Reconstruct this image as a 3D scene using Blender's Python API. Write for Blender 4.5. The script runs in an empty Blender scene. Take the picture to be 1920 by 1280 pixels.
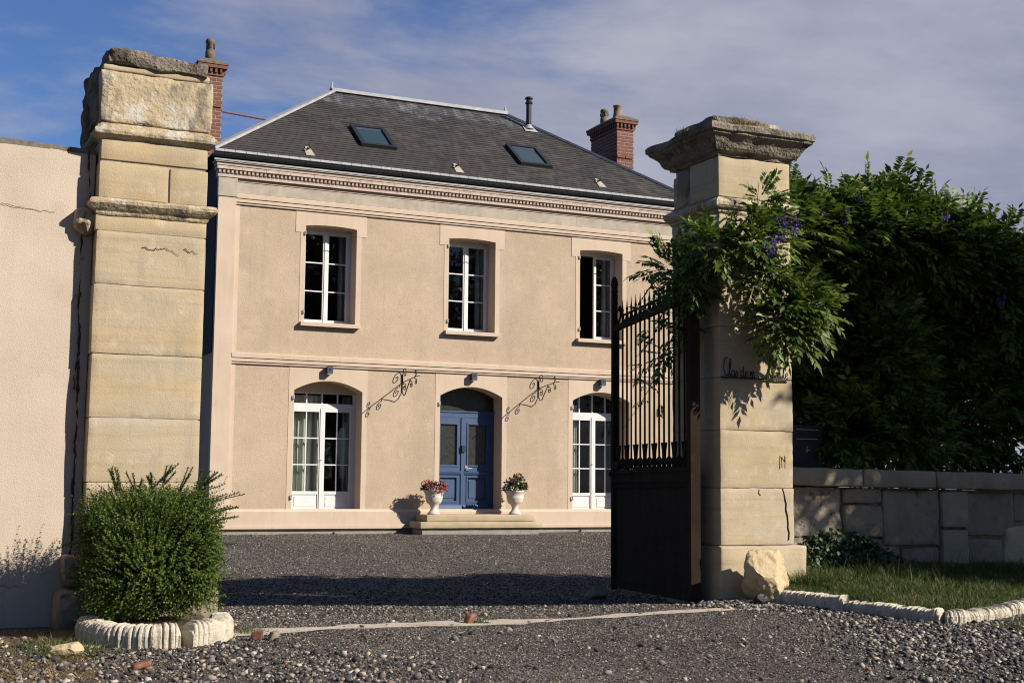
import bpy, bmesh, math, random
import numpy as np
from mathutils import Vector, Matrix, noise
R_ = math.radians
random.seed(7); rng = np.random.default_rng(7)
scene = bpy.context.scene
COL = scene.collection

# ------------------------------------------------------------------ camera, sky, sun, exposure
YAW, PITCH, ROLL, FPX, HCAM = R_(24.94), R_(5.983), R_(0.525), 2533.0, 0.95
fw = Vector((math.sin(YAW)*math.cos(PITCH), math.cos(YAW)*math.cos(PITCH), math.sin(PITCH)))
rt = Vector((math.cos(YAW), -math.sin(YAW), 0)); up = rt.cross(fw)
rt2 = rt*math.cos(ROLL) + up*math.sin(ROLL); up2 = up*math.cos(ROLL) - rt*math.sin(ROLL)
cd = bpy.data.cameras.new('camera'); cam = bpy.data.objects.new('camera', cd); COL.objects.link(cam)
cd.sensor_width = 36; cd.lens = FPX/1920*36; cd.clip_start = 0.05; cd.clip_end = 3000
m3 = Matrix((rt2, up2, -fw)).transposed()
cam.matrix_world = Matrix.Translation((0, 0, HCAM)) @ m3.to_4x4()
scene.camera = cam

EXPO = 0.7                                     # photograph exposed a little over the sunlit base; sky kept dim against the sun
SUN_AZ, SUN_EL = R_(-43.5), R_(31.0)          # direction the light travels, measured from +Y towards +X
ld = Vector((math.sin(SUN_AZ)*math.cos(SUN_EL), math.cos(SUN_AZ)*math.cos(SUN_EL), -math.sin(SUN_EL)))
sd = bpy.data.lights.new('sun', 'SUN'); sd.energy = 5.0; sd.angle = R_(0.53); sd.color = (1.0, 0.93, 0.83)
sun = bpy.data.objects.new('sun', sd); COL.objects.link(sun)
sun.rotation_euler = ld.to_track_quat('-Z', 'Y').to_euler()

world = bpy.data.worlds.new('World'); scene.world = world; world.use_nodes = True
wn, wl = world.node_tree.nodes, world.node_tree.links
wn.clear()
def N(nodes, t, **kw):
    n = nodes.new(t)
    for k, v in kw.items(): setattr(n, k, v)
    return n
sky = N(wn, 'ShaderNodeTexSky', sky_type='NISHITA', sun_disc=False)
sky.sun_elevation = SUN_EL
toward = -ld
sky.sun_rotation = math.atan2(toward.x, toward.y)
sky.air_density = 1.0; sky.dust_density = 0.4; sky.ozone_density = 1.6
tc = N(wn, 'ShaderNodeTexCoord')
sep = N(wn, 'ShaderNodeSeparateXYZ'); wl.new(tc.outputs['Generated'], sep.inputs[0])
zz = N(wn, 'ShaderNodeMath', operation='MAXIMUM'); wl.new(sep.outputs['Z'], zz.inputs[0]); zz.inputs[1].default_value = 0.0
za = N(wn, 'ShaderNodeMath', operation='ADD'); wl.new(zz.outputs[0], za.inputs[0]); za.inputs[1].default_value = 0.16
dv = N(wn, 'ShaderNodeVectorMath', operation='SCALE')
iv = N(wn, 'ShaderNodeMath', operation='DIVIDE'); iv.inputs[0].default_value = 1.0; wl.new(za.outputs[0], iv.inputs[1])
wl.new(tc.outputs['Generated'], dv.inputs[0]); wl.new(iv.outputs[0], dv.inputs['Scale'])
mp = N(wn, 'ShaderNodeMapping'); wl.new(dv.outputs[0], mp.inputs[0])
mp.inputs['Rotation'].default_value = (0, 0, R_(25)); mp.inputs['Scale'].default_value = (0.75, 1.0, 0.3)
n1 = N(wn, 'ShaderNodeTexNoise'); n1.inputs['Scale'].default_value = 1.7; n1.inputs['Detail'].default_value = 11; n1.inputs['Roughness'].default_value = 0.6
n1.inputs['Distortion'].default_value = 0.25
wl.new(mp.outputs[0], n1.inputs['Vector'])
# cover grows to the right of the view: a broad veil of cloud drifting in from the east side
gx = N(wn, 'ShaderNodeVectorMath', operation='DOT_PRODUCT'); wl.new(tc.outputs['Generated'], gx.inputs[0]); gx.inputs[1].default_value = (0.95, 0.10, -0.45)
gm = N(wn, 'ShaderNodeMath', operation='MULTIPLY_ADD'); wl.new(gx.outputs['Value'], gm.inputs[0]); gm.inputs[1].default_value = 1.2
nk = N(wn, 'ShaderNodeMath', operation='MULTIPLY_ADD'); wl.new(n1.outputs['Fac'], nk.inputs[0]); nk.inputs[1].default_value = 1.5; nk.inputs[2].default_value = -0.23; wl.new(nk.outputs[0], gm.inputs[2])
cr = N(wn, 'ShaderNodeMapRange', interpolation_type='SMOOTHSTEP'); wl.new(gm.outputs[0], cr.inputs['Value'])
cr.inputs['From Min'].default_value = 0.61; cr.inputs['From Max'].default_value = 0.99; cr.inputs['To Min'].default_value = 0.04; cr.inputs['To Max'].default_value = 0.97
n2 = N(wn, 'ShaderNodeTexNoise'); n2.inputs['Scale'].default_value = 2.6; n2.inputs['Detail'].default_value = 10; n2.inputs['Roughness'].default_value = 0.6
wl.new(mp.outputs[0], n2.inputs['Vector'])
cm = N(wn, 'ShaderNodeMapRange', interpolation_type='SMOOTHSTEP'); wl.new(n2.outputs['Fac'], cm.inputs['Value']); cm.inputs['From Min'].default_value = 0.28; cm.inputs['From Max'].default_value = 0.74
cc = N(wn, 'ShaderNodeMix', data_type='RGBA'); wl.new(cm.outputs[0], cc.inputs['Factor'])
SKYK = 0.052; EK = 2**EXPO
def bg(c): return tuple(v/SKYK/EK for v in c) + (1,)
cc.inputs[6].default_value = bg((0.285, 0.305, 0.425)); cc.inputs[7].default_value = bg((0.45, 0.46, 0.54))
tint = N(wn, 'ShaderNodeMix', data_type='RGBA', blend_type='MULTIPLY'); tint.inputs['Factor'].default_value = 1.0
wl.new(sky.outputs[0], tint.inputs[6]); tint.inputs[7].default_value = (0.55, 0.80, 1.24, 1)
mx = N(wn, 'ShaderNodeMix', data_type='RGBA'); wl.new(cr.outputs[0], mx.inputs['Factor'])
wl.new(tint.outputs[2], mx.inputs[6]); wl.new(cc.outputs[2], mx.inputs[7])
bgn = N(wn, 'ShaderNodeBackground'); bgn.inputs['Strength'].default_value = SKYK
wl.new(mx.outputs[2], bgn.inputs['Color'])
wo = N(wn, 'ShaderNodeOutputWorld'); wl.new(bgn.outputs[0], wo.inputs[0])

scene.view_settings.view_transform = 'Standard'; scene.view_settings.look = 'None'
scene.view_settings.exposure = EXPO; scene.view_settings.gamma = 1.0; scene.view_settings.use_curve_mapping = False
scene.render.engine = 'CYCLES'
scene.cycles.use_denoising = True; scene.cycles.filter_width = 1.1
scene.cycles.max_bounces = 6; scene.cycles.transparent_max_bounces = 12

# ------------------------------------------------------------------ materials
MATS = {}
def mat(name, col, col2=None, scale=3.0, rough=0.85, bump=0.0, bscale=40.0, bdist=0.01, detail=6.0, spec=0.3,
        speck=None, sscale=30.0, samt=0.0, metal=0.0, island=None, ctr=(0.35, 0.65), stretch=None, streak=None, trans=0.0, bkind='NOISE', K=0.74):
    """procedural material in world position space: two colours mixed by noise, optional dark specks, bump, per-island colour ramp"""
    sc3 = lambda c: None if c is None else tuple(v*K for v in c)
    col, col2, speck = sc3(col), sc3(col2), sc3(speck)
    island = [(p, sc3(c)) for p, c in island] if island else None
    streak = [(q[0], q[1], sc3(q[2]), *q[3:]) for q in streak] if streak else None
    m = bpy.data.materials.new(name); m.use_nodes = True
    nd, lk = m.node_tree.nodes, m.node_tree.links
    b = nd['Principled BSDF']
    b.inputs['Roughness'].default_value = rough; b.inputs['Metallic'].default_value = metal
    b.inputs['Specular IOR Level'].default_value = spec
    geo = N(nd, 'ShaderNodeNewGeometry'); pos = geo.outputs['Position']
    if stretch:
        mpn = N(nd, 'ShaderNodeMapping'); mpn.inputs['Scale'].default_value = stretch
        lk.new(pos, mpn.inputs[0]); pos = mpn.outputs[0]
    cur = None
    if island:
        ramp = N(nd, 'ShaderNodeValToRGB'); ramp.color_ramp.interpolation = 'LINEAR'
        e = ramp.color_ramp.elements
        e[0].position, e[0].color = island[0][0], (*island[0][1], 1)
        e[1].position, e[1].color = island[-1][0], (*island[-1][1], 1)
        for p, c in island[1:-1]:
            k = e.new(p); k.color = (*c, 1)
        lk.new(geo.outputs['Random Per Island'], ramp.inputs[0]); cur = ramp.outputs[0]
    if col2 is not None:
        n = N(nd, 'ShaderNodeTexNoise'); n.inputs['Scale'].default_value = scale; n.inputs['Detail'].default_value = detail; n.inputs['Roughness'].default_value = 0.6
        lk.new(pos, n.inputs['Vector'])
        r = N(nd, 'ShaderNodeMapRange'); r.inputs['From Min'].default_value, r.inputs['From Max'].default_value = ctr
        lk.new(n.outputs['Fac'], r.inputs['Value'])
        x = N(nd, 'ShaderNodeMix', data_type='RGBA'); lk.new(r.outputs[0], x.inputs['Factor'])
        if cur: lk.new(cur, x.inputs[6])
        else: x.inputs[6].default_value = (*col, 1)
        x.inputs[7].default_value = (*col2, 1); cur = x.outputs[2]
    for (sc_, am_, c_, lo, hi, st_) in ([(sscale, samt, speck, 0.55, 0.75, None)] if speck else []) + (streak or []):
        n = N(nd, 'ShaderNodeTexNoise'); n.inputs['Scale'].default_value = sc_; n.inputs['Detail'].default_value = 5; n.inputs['Roughness'].default_value = 0.65
        src = geo.outputs['Position']
        if st_:
            q = N(nd, 'ShaderNodeMapping'); q.inputs['Scale'].default_value = st_; lk.new(src, q.inputs[0]); src = q.outputs[0]
        lk.new(src, n.inputs['Vector'])
        r = N(nd, 'ShaderNodeMapRange'); r.inputs['From Min'].default_value = lo; r.inputs['From Max'].default_value = hi; r.inputs['To Max'].default_value = am_
        lk.new(n.outputs['Fac'], r.inputs['Value'])
        x = N(nd, 'ShaderNodeMix', data_type='RGBA'); lk.new(r.outputs[0], x.inputs['Factor'])
        if cur: lk.new(cur, x.inputs[6])
        else: x.inputs[6].default_value = (*col, 1)
        x.inputs[7].default_value = (*c_, 1); cur = x.outputs[2]
    if cur: lk.new(cur, b.inputs['Base Color'])
    else: b.inputs['Base Color'].default_value = (*col, 1)
    if bump:
        if bkind == 'VORONOI':
            n = N(nd, 'ShaderNodeTexVoronoi'); n.inputs['Scale'].default_value = bscale; out = n.outputs['Distance']
        else:
            n = N(nd, 'ShaderNodeTexNoise'); n.inputs['Scale'].default_value = bscale; n.inputs['Detail'].default_value = 5; out = n.outputs['Fac']
        lk.new(geo.outputs['Position'], n.inputs['Vector'])
        bp = N(nd, 'ShaderNodeBump'); bp.inputs['Strength'].default_value = bump; bp.inputs['Distance'].default_value = bdist
        lk.new(out, bp.inputs['Height']); lk.new(bp.outputs[0], b.inputs['Normal'])
    if trans:
        out = [n for n in nd if n.type == 'OUTPUT_MATERIAL'][0]
        t = N(nd, 'ShaderNodeBsdfTranslucent'); ms = N(nd, 'ShaderNodeMixShader'); ms.inputs[0].default_value = trans
        if cur: lk.new(cur, t.inputs[0])
        else: t.inputs[0].default_value = (*col, 1)
        lk.new(b.outputs[0], ms.inputs[1]); lk.new(t.outputs[0], ms.inputs[2]); lk.new(ms.outputs[0], out.inputs[0])
    MATS[name] = m
    return m

M_rough = mat('roughcast_plaster', (0.57, 0.445, 0.32), (0.50, 0.385, 0.27), scale=1.3, bump=0.55, bscale=62, bdist=0.014, speck=(0.42, 0.30, 0.19), sscale=9, samt=0.35, spec=0.15,
              streak=[(0.9, 0.65, (0.44, 0.34, 0.24), 0.46, 0.64, (1.6, 1, 0.6)), (3.2, 0.5, (0.64, 0.515, 0.375), 0.54, 0.72, None), (2.0, 0.45, (0.40, 0.32, 0.23), 0.55, 0.75, (4.0, 1, 0.25)), (6.5, 0.35, (0.38, 0.29, 0.19), 0.57, 0.72, None)])
M_smooth = mat('smooth_render', (0.655, 0.52, 0.395), (0.605, 0.47, 0.35), scale=1.8, bump=0.2, bscale=60, bdist=0.004, spec=0.15,
               streak=[(2.2, 0.35, (0.48, 0.37, 0.265), 0.50, 0.72, (3.0, 3.0, 0.35)), (5.0, 0.30, (0.46, 0.37, 0.28), 0.55, 0.72, (2.5, 1, 0.3)), (1.0, 0.3, (0.69, 0.55, 0.42), 0.5, 0.7, None)])
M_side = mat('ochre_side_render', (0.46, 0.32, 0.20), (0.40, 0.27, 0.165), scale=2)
M_frieze = mat('grey_cement_frieze', (0.47, 0.41, 0.32), (0.36, 0.315, 0.255), scale=5, bump=0.5, bscale=60, bdist=0.006, streak=[(1.6, 0.6, (0.58, 0.48, 0.37), 0.48, 0.66, (1, 1, 0.3)), (7, 0.5, (0.28, 0.25, 0.21), 0.56, 0.74, (1, 1, 0.5))])
M_cornice = mat('limewashed_brick_cornice', (0.60, 0.49, 0.40), (0.52, 0.39, 0.31), scale=7, bump=0.4, bscale=50, bdist=0.006, streak=[(14, 0.6, (0.30, 0.22, 0.18), 0.55, 0.72, None)])
M_white = mat('white_window_paint', (0.80, 0.77, 0.75), (0.74, 0.71, 0.69), scale=3, rough=0.45, spec=0.4)
M_blue = mat('blue_door_paint', (0.046, 0.088, 0.185), (0.038, 0.073, 0.158), scale=6, rough=0.5, spec=0.4, bump=0.1, bscale=90, bdist=0.003)
M_slate = mat('slate', (0.06, 0.055, 0.052), island=[(0, (0.040, 0.037, 0.037)), (0.35, (0.054, 0.049, 0.047)), (0.7, (0.066, 0.059, 0.054)), (1, (0.085, 0.074, 0.066))], rough=0.62, spec=0.32, bump=0.3, bscale=40, bdist=0.004,
              streak=[(0.7, 0.55, (0.028, 0.027, 0.03), 0.5, 0.7, None), (2.6, 0.45, (0.15, 0.12, 0.085), 0.55, 0.75, (1.4, 0.5, 0.5))])
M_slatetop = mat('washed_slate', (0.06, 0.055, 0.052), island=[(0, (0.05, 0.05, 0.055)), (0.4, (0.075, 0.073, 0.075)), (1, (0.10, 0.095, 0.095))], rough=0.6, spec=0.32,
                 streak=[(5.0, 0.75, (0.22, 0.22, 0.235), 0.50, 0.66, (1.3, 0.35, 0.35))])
M_underroof = mat('slate_underlay', (0.035, 0.033, 0.033), rough=0.9)
M_zinc = mat('weathered_zinc', (0.46, 0.455, 0.46), (0.34, 0.335, 0.34), scale=6, rough=0.5, spec=0.4, streak=[(9, 0.5, (0.22, 0.20, 0.19), 0.55, 0.75, None)])
M_gutter = mat('dark_gutter_metal', (0.018, 0.022, 0.023), (0.028, 0.032, 0.032), scale=5, rough=0.42, spec=0.35)
M_black = mat('black_iron', (0.012, 0.011, 0.011), (0.02, 0.017, 0.016), scale=14, rough=0.6, spec=0.35, bump=0.2, bscale=60, bdist=0.003)
M_gate = mat('gate_iron_paint', (0.021, 0.014, 0.0095), (0.029, 0.019, 0.013), scale=5, rough=0.85, spec=0.06, bump=0.25, bscale=60, bdist=0.003, streak=[(5, 0.6, (0.055, 0.032, 0.018), 0.54, 0.74, (1, 1, 0.3)), (18, 0.5, (0.07, 0.038, 0.02), 0.60, 0.72, None)], K=1.0)
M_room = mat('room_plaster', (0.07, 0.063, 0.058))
M_curtain = mat('grey_green_curtain', (0.80, 0.79, 0.71), (0.70, 0.70, 0.62), scale=8, rough=0.9, trans=0.25, K=1.0)
M_net = mat('pale_net_curtain', (0.5, 0.46, 0.45), (0.44, 0.40, 0.40), scale=8, rough=0.9)
M_brick = mat('chimney_brick', (0.28, 0.10, 0.06), island=[(0, (0.12, 0.05, 0.035)), (0.5, (0.20, 0.078, 0.052)), (0.8, (0.235, 0.105, 0.072)), (1, (0.15, 0.08, 0.062))], bump=0.4, bscale=60, bdist=0.006,
              streak=[(8, 0.7, (0.10, 0.065, 0.05), 0.50, 0.70, None)])
M_mortar = mat('old_mortar', (0.42, 0.34, 0.27), (0.33, 0.265, 0.21), scale=9, bump=0.4, bscale=50, bdist=0.006)
M_chimcap = mat('sooty_mortar_cap', (0.22, 0.16, 0.115), (0.12, 0.092, 0.07), scale=9, bump=0.6, bscale=30, bdist=0.012, streak=[(7, 0.6, (0.30, 0.17, 0.07), 0.56, 0.72, None)])
M_pot = mat('chimney_pot_clay', (0.33, 0.24, 0.17), (0.22, 0.155, 0.11), scale=10, streak=[(8, 0.7, (0.36, 0.17, 0.05), 0.55, 0.7, None)])
M_glass = None
STONE_ST = [(1.4, 0.6, (0.48, 0.415, 0.32), 0.47, 0.63, (0.5, 0.5, 2.2)), (3.0, 0.5, (0.40, 0.31, 0.18), 0.50, 0.68, (0.35, 0.35, 7.0)), (3.2, 0.45, (0.33, 0.29, 0.225), 0.53, 0.70, (2.4, 2.4, 0.45)), (9.0, 0.5, (0.62, 0.535, 0.40), 0.56, 0.68, None), (2.2, 0.45, (0.38, 0.32, 0.22), 0.50, 0.72, (0.7, 0.7, 1.6)), (28, 0.40, (0.33, 0.255, 0.14), 0.58, 0.74, (1, 1, 0.7)), (90, 0.35, (0.25, 0.19, 0.11), 0.62, 0.75, None)]
M_stone = mat('ochre_limestone', (0.55, 0.425, 0.255), (0.465, 0.36, 0.215), scale=2.6, bump=0.5, bscale=90, bdist=0.006, streak=STONE_ST, spec=0.15)
M_stone2 = mat('pale_limestone', (0.555, 0.445, 0.295), (0.49, 0.39, 0.255), scale=2.2, bump=0.5, bscale=85, bdist=0.006, streak=STONE_ST, spec=0.15)
M_lichen = mat('lichened_limestone', (0.53, 0.42, 0.27), (0.45, 0.36, 0.23), scale=3.0, bump=0.9, bscale=34, bdist=0.016, spec=0.15,
               streak=[(5.5, 0.85, (0.60, 0.55, 0.47), 0.50, 0.60, None), (6.5, 0.85, (0.20, 0.175, 0.14), 0.51, 0.62, (1, 1, 0.45)), (26, 0.7, (0.10, 0.085, 0.065), 0.60, 0.70, None), (13, 0.4, (0.33, 0.27, 0.10), 0.58, 0.70, None)])
M_cap = mat('black_crusted_limestone', (0.30, 0.255, 0.195), (0.20, 0.17, 0.135), scale=4.0, bump=1.0, bscale=36, bdist=0.03, spec=0.15,
            streak=[(5, 0.85, (0.075, 0.062, 0.048), 0.47, 0.64, (1.0, 1.0, 1.8)), (9, 0.7, (0.42, 0.37, 0.30), 0.57, 0.70, None), (14, 0.6, (0.30, 0.17, 0.05), 0.62, 0.72, None)])
M_wallL = mat('pinkish_roughcast', (0.60, 0.50, 0.395), (0.55, 0.45, 0.35), scale=1.6, bump=0.7, bscale=150, bdist=0.006, spec=0.12,
              streak=[(1.3, 0.3, (0.53, 0.41, 0.31), 0.5, 0.72, None), (60, 0.35, (0.45, 0.34, 0.25), 0.62, 0.74, None), (2.0, 0.4, (0.47, 0.40, 0.31), 0.5, 0.7, (2.5, 2.5, 0.25)), (5.0, 0.35, (0.42, 0.34, 0.25), 0.56, 0.72, None), (0.8, 0.4, (0.52, 0.44, 0.34), 0.45, 0.65, (0.6, 1, 1.6))])
M_moss = mat('grey_wall_top', (0.22, 0.19, 0.15), (0.12, 0.105, 0.08), scale=14, bump=0.7, bscale=30, bdist=0.015)
M_wallR = mat('grey_rubble_stone', (0.36, 0.29, 0.205), (0.26, 0.21, 0.15), scale=4, bump=0.8, bscale=22, bdist=0.016, streak=[(12, 0.6, (0.15, 0.12, 0.085), 0.54, 0.7, None), (5, 0.4, (0.48, 0.41, 0.31), 0.56, 0.7, None)], spec=0.15)
M_rubble = mat('crumbling_lime_mortar', (0.46, 0.385, 0.30), (0.36, 0.295, 0.225), scale=6, bump=1.0, bscale=16, bdist=0.035, streak=[(16, 0.8, (0.16, 0.12, 0.085), 0.54, 0.66, None)], spec=0.1)
M_coping = mat('coping_stone', (0.40, 0.33, 0.235), (0.31, 0.255, 0.18), scale=5, bump=0.6, bscale=26, bdist=0.01, streak=[(8, 0.5, (0.19, 0.16, 0.12), 0.55, 0.7, None)], spec=0.15)
M_kerb = mat('white_cast_stone', (0.63, 0.56, 0.445), (0.54, 0.475, 0.37), scale=14, bump=0.8, bscale=70, bdist=0.010, streak=[(9, 0.7, (0.40, 0.33, 0.235), 0.50, 0.68, None), (26, 0.6, (0.28, 0.23, 0.165), 0.56, 0.70, None), (4, 0.5, (0.36, 0.34, 0.25), 0.55, 0.7, None)], spec=0.2)
M_boulder = mat('cream_boulder', (0.62, 0.49, 0.30), (0.53, 0.41, 0.24), scale=6, bump=0.8, bscale=22, bdist=0.02, streak=[(16, 0.5, (0.38, 0.28, 0.15), 0.56, 0.72, None)], spec=0.15)
M_concrete = mat('pale_concrete', (0.36, 0.32, 0.265), (0.27, 0.24, 0.20), scale=6, bump=0.5, bscale=60, bdist=0.006, streak=[(30, 0.6, (0.13, 0.12, 0.11), 0.56, 0.70, None)])
M_step = mat('worn_step_stone', (0.53, 0.42, 0.275), (0.43, 0.345, 0.22), scale=4, bump=0.4, bscale=40, bdist=0.006)
M_urn = mat('white_urn_stone', (0.72, 0.63, 0.55), (0.66, 0.57, 0.49), scale=9, bump=0.2, bscale=60, bdist=0.004)
M_bark = mat('grey_bark', (0.10, 0.075, 0.05), (0.06, 0.045, 0.03), scale=12, bump=0.8, bscale=40, bdist=0.012, stretch=(1, 1, 0.3))
LEAFK = dict(rough=0.5, spec=0.35, K=0.85)
M_wist = mat('wisteria_leaf', (0.05, 0.1, 0.02), island=[(0, (0.032, 0.066, 0.010)), (0.45, (0.072, 0.128, 0.016)), (0.8, (0.13, 0.19, 0.024)), (0.96, (0.18, 0.23, 0.03)), (1, (0.26, 0.24, 0.03))], trans=0.33, **LEAFK)
M_shrub = mat('shrub_leaf', (0.05, 0.08, 0.02), island=[(0, (0.020, 0.044, 0.007)), (0.4, (0.046, 0.082, 0.011)), (0.75, (0.090, 0.140, 0.018)), (0.95, (0.16, 0.205, 0.032)), (1, (0.18, 0.12, 0.04))], trans=0.18, rough=0.6, spec=0.16, K=0.85)
M_ivy = mat('ivy_leaf', (0.03, 0.07, 0.02), island=[(0, (0.016, 0.040, 0.013)), (0.5, (0.028, 0.062, 0.020)), (1, (0.05, 0.092, 0.03))], trans=0.12, **LEAFK)
M_grass = mat('grass_blade', (0.06, 0.1, 0.02), island=[(0, (0.030, 0.062, 0.011)), (0.5, (0.055, 0.094, 0.017)), (0.8, (0.085, 0.118, 0.026)), (1, (0.24, 0.17, 0.07))], trans=0.2, rough=0.6, spec=0.25, K=0.85)
M_dry = mat('dry_grass', (0.2, 0.14, 0.06), island=[(0, (0.10, 0.09, 0.03)), (0.5, (0.21, 0.15, 0.07)), (1, (0.30, 0.20, 0.10))], trans=0.2, rough=0.7, K=0.85)
M_lilac = mat('lilac_petal', (0.15, 0.09, 0.4), island=[(0, (0.10, 0.055, 0.28)), (0.6, (0.19, 0.115, 0.46)), (1, (0.32, 0.24, 0.60))], trans=0.2, rough=0.6, K=0.85)
M_pink = mat('pink_petal', (0.5, 0.1, 0.1), island=[(0, (0.36, 0.05, 0.06)), (0.5, (0.55, 0.12, 0.13)), (1, (0.66, 0.30, 0.27))], trans=0.2, rough=0.6, K=0.85)
M_gravel = mat('gravel_chips', (0.07, 0.065, 0.065), island=[(0, (0.016, 0.014, 0.014)), (0.3, (0.042, 0.037, 0.034)), (0.55, (0.095, 0.083, 0.073)), (0.78, (0.19, 0.165, 0.14)), (0.955, (0.34, 0.295, 0.24)), (0.967, (0.22, 0.10, 0.065)), (0.980, (0.20, 0.09, 0.06)), (0.985, (0.46, 0.41, 0.35)), (1, (0.56, 0.50, 0.43))], rough=0.85, spec=0.2, K=0.95)
M_pebble = mat('loose_stones', (0.1, 0.1, 0.1), island=[(0, (0.025, 0.023, 0.026)), (0.3, (0.052, 0.048, 0.05)), (0.5, (0.10, 0.09, 0.085)), (0.7, (0.21, 0.18, 0.15)), (0.86, (0.36, 0.31, 0.25)), (0.95, (0.44, 0.40, 0.345)), (0.957, (0.28, 0.12, 0.07)), (0.972, (0.22, 0.085, 0.055)), (0.980, (0.34, 0.26, 0.14)), (1, (0.46, 0.37, 0.24))], rough=0.8, spec=0.25, bump=0.3, bscale=90, bdist=0.004, K=0.86)
M_tile = mat('brick_fragment', (0.27, 0.115, 0.07), (0.22, 0.095, 0.06), scale=20, bump=0.6, bscale=60, bdist=0.006, streak=[(25, 0.6, (0.42, 0.33, 0.25), 0.54, 0.68, None)])
M_soil = mat('dry_soil', (0.13, 0.09, 0.055), (0.085, 0.06, 0.04), scale=9, bump=0.8, bscale=30, bdist=0.02)
M_verge = mat('verge_soil', (0.055, 0.055, 0.022), (0.08, 0.062, 0.03), scale=6, bump=0.6, bscale=30, bdist=0.02)
M_lamp = mat('slate_grey_metal', (0.06, 0.075, 0.11), rough=0.4, spec=0.4)
M_sky_glass = None

def glass(name, tint, refl=1.0):
    m = bpy.data.materials.new(name); m.use_nodes = True
    nd, lk = m.node_tree.nodes, m.node_tree.links; nd.clear()
    o = N(nd, 'ShaderNodeOutputMaterial'); t = N(nd, 'ShaderNodeBsdfTransparent'); t.inputs[0].default_value = (*tint, 1)
    g = N(nd, 'ShaderNodeBsdfGlossy'); g.inputs['Roughness'].default_value = 0.02
    lw_ = N(nd, 'ShaderNodeLayerWeight'); pw = N(nd, 'ShaderNodeMath', operation='POWER'); pw.inputs[1].default_value = 5.0; lk.new(lw_.outputs['Facing'], pw.inputs[0])
    f = N(nd, 'ShaderNodeMath', operation='MULTIPLY_ADD'); lk.new(pw.outputs[0], f.inputs[0]); f.inputs[1].default_value = 0.9; f.inputs[2].default_value = 0.032
    x = N(nd, 'ShaderNodeMixShader'); lk.new(f.outputs[0], x.inputs[0]); lk.new(t.outputs[0], x.inputs[1]); lk.new(g.outputs[0], x.inputs[2]); lk.new(x.outputs[0], o.inputs[0])
    return m
M_glass = glass('window_glass', (0.80, 0.83, 0.82))
M_glassd = mat('patterned_door_glass', (0.028, 0.030, 0.028), (0.042, 0.042, 0.038), scale=24, rough=0.25, spec=0.4, detail=0, ctr=(0.45, 0.55))
M_skyl = mat('skylight_glass', (0.035, 0.06, 0.068), rough=0.08, spec=0.6)

# ground: compacted dark gravel with soil showing at the sides
def ground_mat():
    m = mat('compacted_gravel', (0.076, 0.066, 0.058), (0.050, 0.044, 0.040), scale=1.1, detail=8, bump=0.9, bscale=75, bdist=0.016, rough=0.9, spec=0.15, K=1.08,
            streak=[(95, 0.8, (0.19, 0.165, 0.145), 0.57, 0.66, None), (30, 0.75, (0.17, 0.15, 0.13), 0.58, 0.66, None), (22, 0.6, (0.022, 0.02, 0.02), 0.56, 0.66, None), (55, 0.75, (0.018, 0.016, 0.016), 0.55, 0.66, None), (0.45, 0.6, (0.115, 0.10, 0.088), 0.48, 0.66, (1.6, 0.5, 1)), (1.3, 0.4, (0.035, 0.032, 0.032), 0.52, 0.7, (1.5, 0.6, 1))])
    nd, lk = m.node_tree.nodes, m.node_tree.links
    b = nd['Principled BSDF']; src = b.inputs['Base Color'].links[0].from_socket
    geo = N(nd, 'ShaderNodeNewGeometry'); s = N(nd, 'ShaderNodeSeparateXYZ'); lk.new(geo.outputs['Position'], s.inputs[0])
    n = N(nd, 'ShaderNodeTexNoise'); n.inputs['Scale'].default_value = 1.6; n.inputs['Detail'].default_value = 6; lk.new(geo.outputs['Position'], n.inputs['Vector'])
    a = N(nd, 'ShaderNodeMath', operation='MULTIPLY_ADD'); lk.new(n.outputs['Fac'], a.inputs[0]); a.inputs[1].default_value = -1.8; lk.new(s.outputs['X'], a.inputs[2])
    r = N(nd, 'ShaderNodeMapRange'); lk.new(a.outputs[0], r.inputs['Value']); r.inputs['From Min'].default_value = 0.70; r.inputs['From Max'].default_value = 0.05
    # soil only outside the gate (Y < 9)
    r2 = N(nd, 'ShaderNodeMapRange'); lk.new(s.outputs['Y'], r2.inputs['Value']); r2.inputs['From Min'].default_value = 9.6; r2.inputs['From Max'].default_value = 8.9
    mu = N(nd, 'ShaderNodeMath', operation='MULTIPLY'); lk.new(r.outputs[0], mu.inputs[0]); lk.new(r2.outputs[0], mu.inputs[1])
    x = N(nd, 'ShaderNodeMix', data_type='RGBA'); lk.new(mu.outputs[0], x.inputs['Factor']); lk.new(src, x.inputs[6]); x.inputs[7].default_value = (0.105, 0.072, 0.044, 1)
    lk.new(x.outputs[2], b.inputs['Base Color'])
    return m
M_ground = ground_mat()

# ------------------------------------------------------------------ helpers
def tag(o, label=None, cat=None, group=None, kind=None):
    if label: o['label'] = label
    if cat: o['category'] = cat
    if group: o['group'] = group
    if kind: o['kind'] = kind
    return o
def empty(name, loc, label=None, cat=None, group=None):
    o = bpy.data.objects.new(name, None); COL.objects.link(o); o.location = loc; o.empty_display_size = 0.1
    return tag(o, label, cat, group)
def link(name, me, m, parent=None, smooth=False):
    """link a mesh given in world coordinates; children are stored relative to their parent's world position"""
    if m is not None and not me.materials: me.materials.append(m)
    o = bpy.data.objects.new(name, me); COL.objects.link(o)
    if parent is not None:
        w = wpos(parent)
        me.transform(Matrix.Translation(-w)); o.parent = parent
    if smooth:
        me.polygons.foreach_set('use_smooth', [True]*len(me.polygons))
    return o
def wpos(o):
    v = Vector((0, 0, 0))
    while o is not None:
        v += o.location; o = o.parent
    return v
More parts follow.
